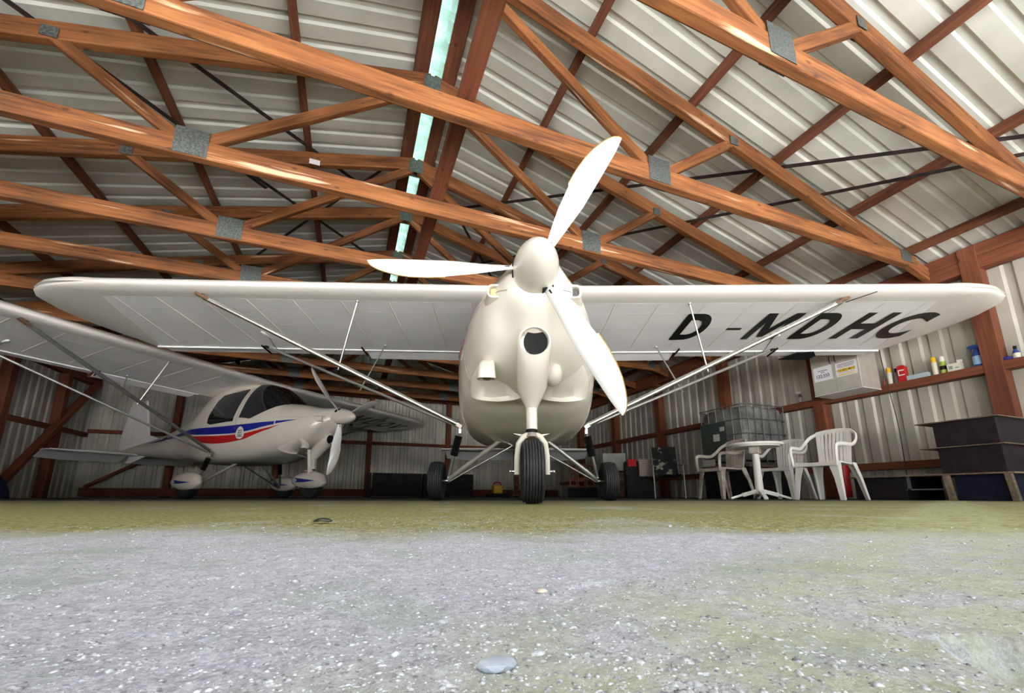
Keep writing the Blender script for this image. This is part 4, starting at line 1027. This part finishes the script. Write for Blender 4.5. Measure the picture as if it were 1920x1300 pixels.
obj('pallet_frame', mb, 'greywood', I, bevel=.005)
mb = MB(); mb.box(-.505, -.49, .18, .42, .545, .66); obj('outlet_guard', mb, 'label', I, bevel=.01)
mb = MB(); mb.box(-.48, .48, -.46, .46, 0, .50); 
tag(obj('dark_crate', mb, 'darkboard', bevel=.01), 'black crate under the caged liquid tank, holding it off the floor', 'crate'); bpy.data.objects['dark_crate'].location = (6.33, 5.22, 0)

# wall cabinet with two doors and notices
K = thing('wall_cabinet', 'grey two-door wall cabinet with paper notices on the right wall rail', 'cabinet', (6.37, 3.336, 1.50))
obj('body', MB().box(.022, .42, 0, .62, .0, .90), 'cabinetside', K, bevel=.003)
obj('edge_strip', MB().box(.0, .42, -.004, .624, -.012, -.001), 'whitep', K)
dl = {}
for nm, y0, y1 in (('left', .312, .62), ('right', 0, .308)):
    D = obj('door', MB().box(0, .02, y0, y1, .003, .90), 'cabinet', K, bevel=.003); dl[nm] = D
    hy = .345 if nm == 'left' else .275
    obj('handle', MB().tube([(.0, hy, .43), (-.022, hy, .445), (-.022, hy, .52), (0, hy, .535)], .005, 8), 'black', D, smooth=60)
def notice(parent, y0, y1, z0, z1, tilt, lines, name='notice', rule=None):
    """paper on the door; y grows to image left, so text runs toward -y"""
    P = obj(name, MB().box(-.0035, -.001, -(y1 - y0) / 2, (y1 - y0) / 2, -(z1 - z0) / 2, (z1 - z0) / 2), 'paper', parent)
    P.matrix_local = Matrix.Translation((0, (y0 + y1) / 2, (z0 + z1) / 2)) @ Matrix.Rotation(tilt, 4, 'X')
    for txt, cx, cz, h, mat, off in lines:
        vs, fs = text_mesh(txt, off); x0 = min(v[0] for v in vs); x1 = max(v[0] for v in vs); yb = min(v[1] for v in vs); yt = max(v[1] for v in vs); k = h / (yt - yb)
        mb = MB(); mb.v = [(-.0045, cx + (x0 + x1) / 2 * k - v[0] * k, cz + (v[1] - yb) * k) for v in vs]; mb.f = fs; obj('printed_text', mb, mat, P, recalc=False)
    for y_, z_, w_, h_, mat in (rule or []): obj('printed_line', MB().box(-.0042, -.0036, y_ - w_ / 2, y_ + w_ / 2, z_ - h_ / 2, z_ + h_ / 2), mat, P)
    return P
notice(dl['left'], .338, .592, .20, .412, radians(0), [('Rufbereitschaft', 0, .045, .016, 'inkblack', .0), ('Vilshofen', 0, .018, .013, 'inkblack', .0), ('122.555', 0, -.055, .042, 'ink', .02)] if 0 else [('122.555', 0, -.052, .044, 'ink', .02)],
       rule=[(0, -.062, .185, .004, 'ink'), (0, .045, .13, .010, 'rodgrey'), (0, .018, .05, .009, 'rodgrey')])
notice(dl['right'], .022, .288, .200, .400, radians(0), [('122.800 MHZ', 0, -.030, .030, 'inkblack', .006)],
       rule=[(0, -.015, .215, .046, 'yellowink'), (0, .078, .22, .006, 'rodgrey'), (0, .062, .22, .006, 'rodgrey'), (0, .046, .22, .006, 'rodgrey'), (0, .030, .20, .006, 'rodgrey'), (0, -.052, .2, .004, 'rodgrey'), (0, -.078, .22, .012, 'yellowink')])
mb = MB(); mb.tube(catline([(6.76, 3.26, 2.7), (6.77, 3.27, 2.0), (6.78, 3.25, 1.5), (6.80, 3.23, .9), (6.80, 3.25, .1)], 6), .005, 6); tag(obj('hanging_cable', mb, 'cable', smooth=60), 'thin dark cable hanging down the right wall beside the cabinet', 'cable')

# things standing on the wall rail
RZ = 1.551
def put(o, y, x=6.865): o.location = (x, y, RZ)
def spray_can(y, h, body, cap, label, top='whitep', cat='spray can', r=.028):
    t = thing('spray_can', label, cat, (6.865, y, RZ))
    obj('can_body', MB().lathe([(.001, 0), (r, 0), (r, h * .68), (r * .75, h * .74), (.001, h * .74)], 20), body, t, smooth=40)
    obj('cap', MB().lathe([(.001, h * .70), (r * .96, h * .70), (r * .92, h * .97), (r * .7, h), (.001, h)], 20), cap, t, smooth=40); return t
spray_can(3.255, .24, 'cream', 'yellow', 'yellow-capped spray can on the wall rail just left of the red canister')
spray_can(2.775, .24, 'cream', 'yellow', 'tall yellow-capped spray can on the wall rail right of the pale blue carton')
t = spray_can(2.695, .225, 'lime', 'whitep', 'white and lime green spray can on the wall rail beside the white carton')
obj('label_band', MB().lathe([(.0285, .05), (.029, .05), (.029, .10), (.0285, .10)], 20), 'black', t)
def bottle(nm, y, h, r, body, cap, label, trigger=False, band=None, x=6.865):
    t = thing(nm, label, 'bottle', (x, y, RZ))
    obj('bottle_body', MB().lathe([(.001, 0), (r, .004), (r * 1.02, h * .35), (r * .9, h * .55), (r * .42, h * .72), (r * .36, h * .78), (.001, h * .78)], 20), body, t, smooth=50)
    if trigger:
        hd = obj('trigger_head', MB().box(-.016, .016, -.03, .055, h * .80, h * .93).box(-.012, .012, -.018, .018, h * .74, h * .82).box(-.014, .014, .05, .07, h * .84, h * .91), cap, t, bevel=.004)
        obj('trigger', MB().bar((0, .035, h * .82), (0, .05, h * .68), .014, .010), cap, hd, bevel=.002)
    else: obj('cap', MB().lathe([(.001, h * .76), (r * .5, h * .76), (r * .48, h), (.001, h)], 16), cap, t, smooth=40)
    if band: obj('label_band', MB().lathe([(r * 1.03, h * .08), (r * 1.05, h * .1), (r * 1.05, h * .42), (r * 1.0, h * .44)], 20), band, t, smooth=60)
    return t
bottle('spray_bottle', 2.375, .29, .048, 'bluep', 'bluep', 'blue trigger spray bottle on the wall rail next to the timber post', True, 'bluelabel')
bottle('spray_bottle', 4.50, .21, .028, 'rodgrey', 'whitep', 'small dark spray bottle with white trigger head, left of the wall cabinet', True, 'label')
bottle('small_bottle', 4.12, .17, .026, 'whitep', 'black', 'small white bottle with black top tucked behind the left edge of the cabinet')
bottle('small_bottle', 3.325, .10, .017, 'orange', 'orange', 'small orange-red bottle, leftmost of the group right of the cabinet')
bottle('dark_bottle', 3.185, .21, .030, 'rodgrey', 'black', 'dark grey bottle on the wall rail left of the red canister', x=6.88)
bottle('blue_bottle', 2.075, .15, .030, 'bluep', 'black', 'short blue bottle with black lid at the right end of the rail', band='cream')
t = thing('red_canister', 'red rounded canister with white label on the wall rail', 'canister', (6.86, 3.105, RZ))
mb = MB(); c = [(y * 1.0, z) for y, z in [(-.048, 0), (.048, 0), (.050, .12), (.050, .19), (.036, .228), (-.030, .228), (-.050, .20), (-.052, .12)]]; mb.prism(c, -.03, .03, 'x'); obj('canister_body', mb, 'redext', t, bevel=.010)
mb = MB(); mb.prism([(-.034, .085), (.034, .085), (.034, .165), (-.034, .165), (-.034, .15), (.024, .15), (.024, .10), (-.034, .10)], -.0325, -.0305, 'x'); obj('label_panel', mb, 'whitep', t)
tag(obj('carton', MB().box(-.05, .05, -.11, .11, 0, .062), 'paleblue', bevel=.002), 'long flat pale blue carton lying on the wall rail', 'carton'); put(bpy.data.objects['carton'], 2.94)
t = thing('white_carton', 'white cream carton with torn open top on the wall rail', 'carton', (6.865, 2.585, RZ))
obj('box_body', MB().box(-.04, .04, -.062, .062, 0, .10), 'cream', t, bevel=.003); obj('label_mark', MB().box(-.0415, -.0402, -.045, -.012, .035, .045), 'rodgrey', t); obj('label_mark', MB().box(-.0415, -.0402, .01, .045, .03, .07), 'greybox', t)
obj('flap', MB().bar((-.02, -.055, .10), (.0, -.045, .135), .05, .004).bar((-.02, .04, .10), (-.02, .055, .118), .05, .006), 'whitep', t)
mb = MB(); mb.sphere((0, 0, .022), .045, sx=(.8, 1.3, .6)); mb.sphere((0, .04, .018), .03, sx=(.8, 1.3, .6)); tag(obj('navy_cloth', mb, 'navy', smooth=80), 'crumpled navy blue cloth on the rail right of the timber post', 'cloth'); put(bpy.data.objects['navy_cloth'], 2.148)

# red fire extinguisher behind the chairs
t = thing('fire_extinguisher', 'red fire extinguisher standing against the wall behind the largest white chair', 'fire extinguisher', (6.58, 3.86, 0))
obj('cylinder', MB().lathe([(.01, .02), (.06, .03), (.065, .08), (.065, .50), (.055, .56), (.03, .60), (.01, .60)], 24), 'redext', t, smooth=50)
hd = obj('valve_head', MB().tube([(0, 0, .59), (0, 0, .66)], .02, 12), 'black', t, smooth=50); obj('valve_lever', MB().bar((0, -.03, .66), (0, .09, .69), .025, .012), 'black', hd, bevel=.003)
t.location.z = 0

# stacked dark tubs at the right edge, low bench beside them
def tub(z0, z1, label, body, x0=5.93):
    t = thing('fibreglass_tub', label, 'tub', (0, 0, 0))
    obj('tub_body', MB().box(x0, 6.72, 2.035, 2.52, z0, z1 - .008), body, t, bevel=.004)
    obj('rim', MB().box(x0 - .03, 6.75, 2.00, 2.66, z1 - .008, z1 + .002), 'greywood', t, bevel=.002); return t
tub(.562, .836, 'black tub with thin wooden rim, topmost of the stack at the right edge', 'darkbox')
tub(.282, .560, 'black tub with thin wooden rim, second of the stack at the right edge', 'darkbox', 5.94)
B = thing('low_bench', 'long low dark bench under the stacked black tubs along the right wall', 'bench', (0, 0, 0))
obj('bench_top', MB().box(5.90, 6.72, 1.98, 3.42, .262, .280), 'greywood', B, bevel=.003)
for y in (2.005, 2.46): obj('support', MB().bar((5.905, y, 0), (5.905, y + .02, .262), .05, .05), 'greywood', B, bevel=.004)
obj('side_panel', MB().box(5.96, 6.70, 2.05, 2.44, .0, .26), 'navybox', B); obj('end_crate', MB().box(5.94, 6.70, 2.86, 3.38, .0, .262), 'darkbox', B, bevel=.006)
obj('cross_rail', MB().box(5.95, 5.97, 2.50, 2.86, .11, .125).box(5.95, 5.97, 2.82, 2.85, .11, .262), 'rodgrey', B)
tag(obj('dry_leaves', MB().sphere((6.0, 1.93, .012), .05, sx=(1.4, 1, .3)), 'greywood', smooth=40), 'small pile of dry debris at the foot of the low bench', 'debris')

# folding garden chair with camouflage cloth, towel and crates behind
F = thing('folding_chair', 'folding tube-frame garden chair with patterned dark fabric, right of the towel', 'chair', (5.35, 6.05, 0), radians(-35))
for s in (-1, 1):
    obj('frame_tube', MB().tube([(s * .25, -.27, 0), (s * .25, -.22, .56), (s * .25, .20, .60)], .011, 8), 'steel', F, smooth=60)
    obj('frame_tube', MB().tube([(s * .225, .30, 0), (s * .225, -.20, .40)], .010, 8), 'rodgrey', F, smooth=60)
    obj('back_tube', MB().tube([(s * .225, .10, .36), (s * .225, .33, .95)], .011, 8), 'steel', F, smooth=60)
    obj('armrest', MB().bar((s * .25, -.26, .575), (s * .25, .18, .61), .045, .02), 'rodgrey', F, bevel=.005)
mb = MB(); mb.loft([[(x, y, z + t_) for x in (-.22, .22) for t_ in ((0, .008) if x < 0 else (.008, 0))] for y, z in ((-.22, .41), (0, .37), (.11, .37), (.20, .58), (.33, .95))]); obj('fabric', mb, 'camo', F)
mb = MB(); mb.box(-.24, .24, -.2, .2, 0, .72); tag(obj('dark_crate', mb, 'darkboard', bevel=.01), 'black crate behind the towel, left of the folding chair', 'crate')
cr = COL.objects[-1]; cr.location = (5.37, 6.92, 0); cr.rotation_euler = (0, 0, radians(-30))
def cloth(name, w, h, mat, label, loc, rz):
    mb = MB(); rows = []
    for j in range(9):
        rows.append([(w * (i / 8 - .5), -.012 - .010 * sin(i * 1.7) * (j / 8), -h * j / 8 + .006 * sin(i * 2.1)) for i in range(9)])
    rows = [[(x, .03, -.01 + z * 0) for x, y, z in rows[0]]] + rows
    mb.loft(rows, False, False, False); o = obj(name, mb, mat, smooth=180, recalc=False); sol = o.modifiers.new('thick', 'SOLIDIFY'); sol.thickness = .006
    o.location = loc; o.rotation_euler = (0, 0, rz); return tag(o, label, 'towel' if 'towel' in name else 'cloth')
cloth('plaid_towel', .26, .34, 'towel', 'pale plaid towel hanging over the black crate beside the folding chair', (5.33, 6.60, .745), radians(-30))
cloth('red_cloth', .17, .14, 'redcloth', 'red cloth hanging over the black crate left of the plaid towel', (5.13, 6.76, .745), radians(-30))
t = thing('grey_cabinet', 'small grey metal box standing on a brown trunk near the right wall', 'box', (5.32, 7.62, .56), radians(-33)); obj('box_body', MB().box(-.24, .24, -.16, .16, 0, .38), 'greybox', t, bevel=.008); obj('door_seam', MB().box(-.10, -.096, -.163, -.16, .01, .37), 'rodgrey', t)
t = thing('brown_trunk', 'worn brown trunk under the small grey metal box', 'trunk', (5.32, 7.62, 0), radians(-33)); obj('trunk_body', MB().box(-.26, .26, -.18, .18, 0, .54), 'brown', t, bevel=.03); obj('lid_band', MB().box(-.262, .262, -.184, .184, .36, .39), 'rodgrey', t)

# folded dark boards on steel legs at the back wall
for lx, lb in ((0.56, 'dark folding board on white legs by the back wall, left of the front aircraft\'s wheel'), (2.12, 'dark folding board on white legs seen behind the front aircraft\'s left main wheel')):
    t = thing('folding_board', lb, 'board', (lx, 12.45, 0))
    obj('upper_panel', MB().box(0.02, 1.40, 0, .04, .36, .68), 'darkboard', t, bevel=.004); obj('lower_panel', MB().box(0.02, 1.40, .0, .04, .06, .355), 'darkboard', t, bevel=.004)
    for x in (0, 1.41): obj('leg', MB().bar((x, -.02, 0), (x, -.02, .36 if x else .66), .03, .03), 'whitep', t, bevel=.004)
    obj('side_panel', MB().box(-.10, -.02, .0, .3, 0, .68), 'darkbox', t)
t = thing('fuel_can', 'yellow fuel can with red top near the back wall', 'can', (4.02, 11.6, 0)); obj('can_body', MB().box(-.14, .14, -.10, .10, .10, .34), 'yellow', t, bevel=.03); obj('can_handle', MB().tube([(-.12, 0, .34), (-.08, 0, .42), (.08, 0, .42), (.12, 0, .34)], .02, 8), 'redext', t, smooth=60)
tag(obj('dark_crate', MB().box(-.3, .3, -.14, .14, 0, .099), 'darkboard', bevel=.01), 'flat black crate under the yellow fuel can', 'crate'); COL.objects[-1].location = (4.02, 11.6, 0)
# hollow bricks
k = 0
for j in range(3):
    for i in range(3):
        nm = ('bottom', 'middle', 'top')[j] + ' row, ' + ('left', 'centre', 'right')[i]
        mb = MB(); x0 = i * .21; z0 = .25 + j * .2
        for a in ((x0, x0 + .2, z0, z0 + .04), (x0, x0 + .2, z0 + .155, z0 + .195), (x0, x0 + .04, z0 + .04, z0 + .155), (x0 + .16, x0 + .2, z0 + .04, z0 + .155)): mb.box(a[0], a[1], 0, .3, a[2], a[3])
        o = obj('hollow_brick', mb, 'brick'); o.location = (5.25, 9.5, 0); o.rotation_euler = (0, 0, radians(-28)); tag(o, 'red-brown hollow brick in the stack behind the right main wheel, ' + nm, 'brick', 'hollow bricks in the stack')
o = tag(obj('dark_crate', MB().box(-.05, .7, -.02, .32, 0, .249), 'darkboard', bevel=.01), 'black crate under the stack of hollow bricks', 'crate'); o.location = (5.25, 9.5, 0); o.rotation_euler = (0, 0, radians(-28))
t = thing('wire_rack', 'thin dark wire rack near the back wall, seen right of the nose wheel', 'rack', (4.75, 11.2, 0), radians(-20))
for z in (.05, .35, .62): obj('shelf_wire', MB().tube([(-.35, 0, z), (.35, 0, z)], .012, 6).tube([(-.35, .3, z), (.35, .3, z)], .012, 6), 'rodgrey', t, smooth=60)
for x in (-.35, -.12, .12, .35): obj('upright_wire', MB().tube([(x, 0, 0), (x, 0, .63)], .010, 6), 'rodgrey', t, smooth=60)

# blue tarp bundle at the left edge
mb = MB(); rings = []
for i in range(1, 12):
    a = pi / 2 * i / 12; rings.append([((.40 + .04 * sin(3 * q) ) * sin(a) * cos(q), (.62 + .06 * cos(2 * q)) * sin(a) * sin(q), .50 * cos(a) + .02 * sin(5 * q)) for q in [2 * pi * k / 28 for k in range(28)]])
rings.append([(x * 1.02, y * 1.02, 0) for x, y, z in rings[-1]])
mb.loft(rings); o = tag(obj('blue_tarp_bundle', mb, 'darkblue', smooth=70), 'dark blue tarpaulin bundle on the floor against the left wall', 'tarpaulin'); o.location = (-5.72, 9.35, 0)

# small things on the slab
mb = MB(); rows = []
for i in range(9):
    t_ = i / 8; w = .010 * sin(pi * min(1, t_ * .9 + .08)); zz = .0065 * sin(pi * t_) ** .6
    rows.append([(t_ * .036 - .018, w * q, .001 + zz * (1 - .3 * q * q) - (.004 if abs(q) == 1 and i not in (0, 8) else 0)) for q in (-1, -.5, 0, .5, 1)])
mb.loft(rows, False, False, False); o = obj('dry_leaf', mb, 'leaf', smooth=50, recalc=False); so = o.modifiers.new('thick', 'SOLIDIFY'); so.thickness = .0012
o.location = (-.045, .925, ghx(-.045, .925) + .0035); o.rotation_euler = (0, 0, radians(-20)); tag(o, 'small dark curled leaf lying on the mossy slab', 'leaf')
mb = MB(); mb.sphere((0, 0, 0), .0035, 8, 6, (1.3, 1, .8)); o = obj('pale_pebble', mb, 'grit', smooth=60); o.location = (.505, .574, ghx(.505, .574) + .002); tag(o, 'single pale pebble on the slab right of the nose wheel', 'pebble')
for k, (x, y, r, lb) in enumerate(((.050, .142, .0065, 'flat bluish stone in the foreground, nearest the camera'), (.105, .225, .0035, 'tan stone chip at the rim of the broken pit'), (.232, .080, .010, 'dark lump standing for the shade in the front right pit'))):  # third chip is added as the darkness of the front right pit
    rd = random.Random(k); mb = MB(); mb.add([(v.x * r * rd.uniform(1.0, 1.7), v.y * r * rd.uniform(.8, 1.2), v.z * r * .45) for v in iv], iff)
    M['stone%d' % k] = noisy('stone_chip_%s' % 'abc'[k], ((.30, .34, .40), (.50, .40, .30), (.05, .05, .05))[k], ((.45, .50, .56), (.66, .58, .46), (.12, .12, .12))[k], 120, .7)
    o = obj('stone_chip', mb, 'stone%d' % k, smooth=30, sub=1); o.location = (x, y, ghx(x, y) + r * .2); tag(o, lb, 'stone')
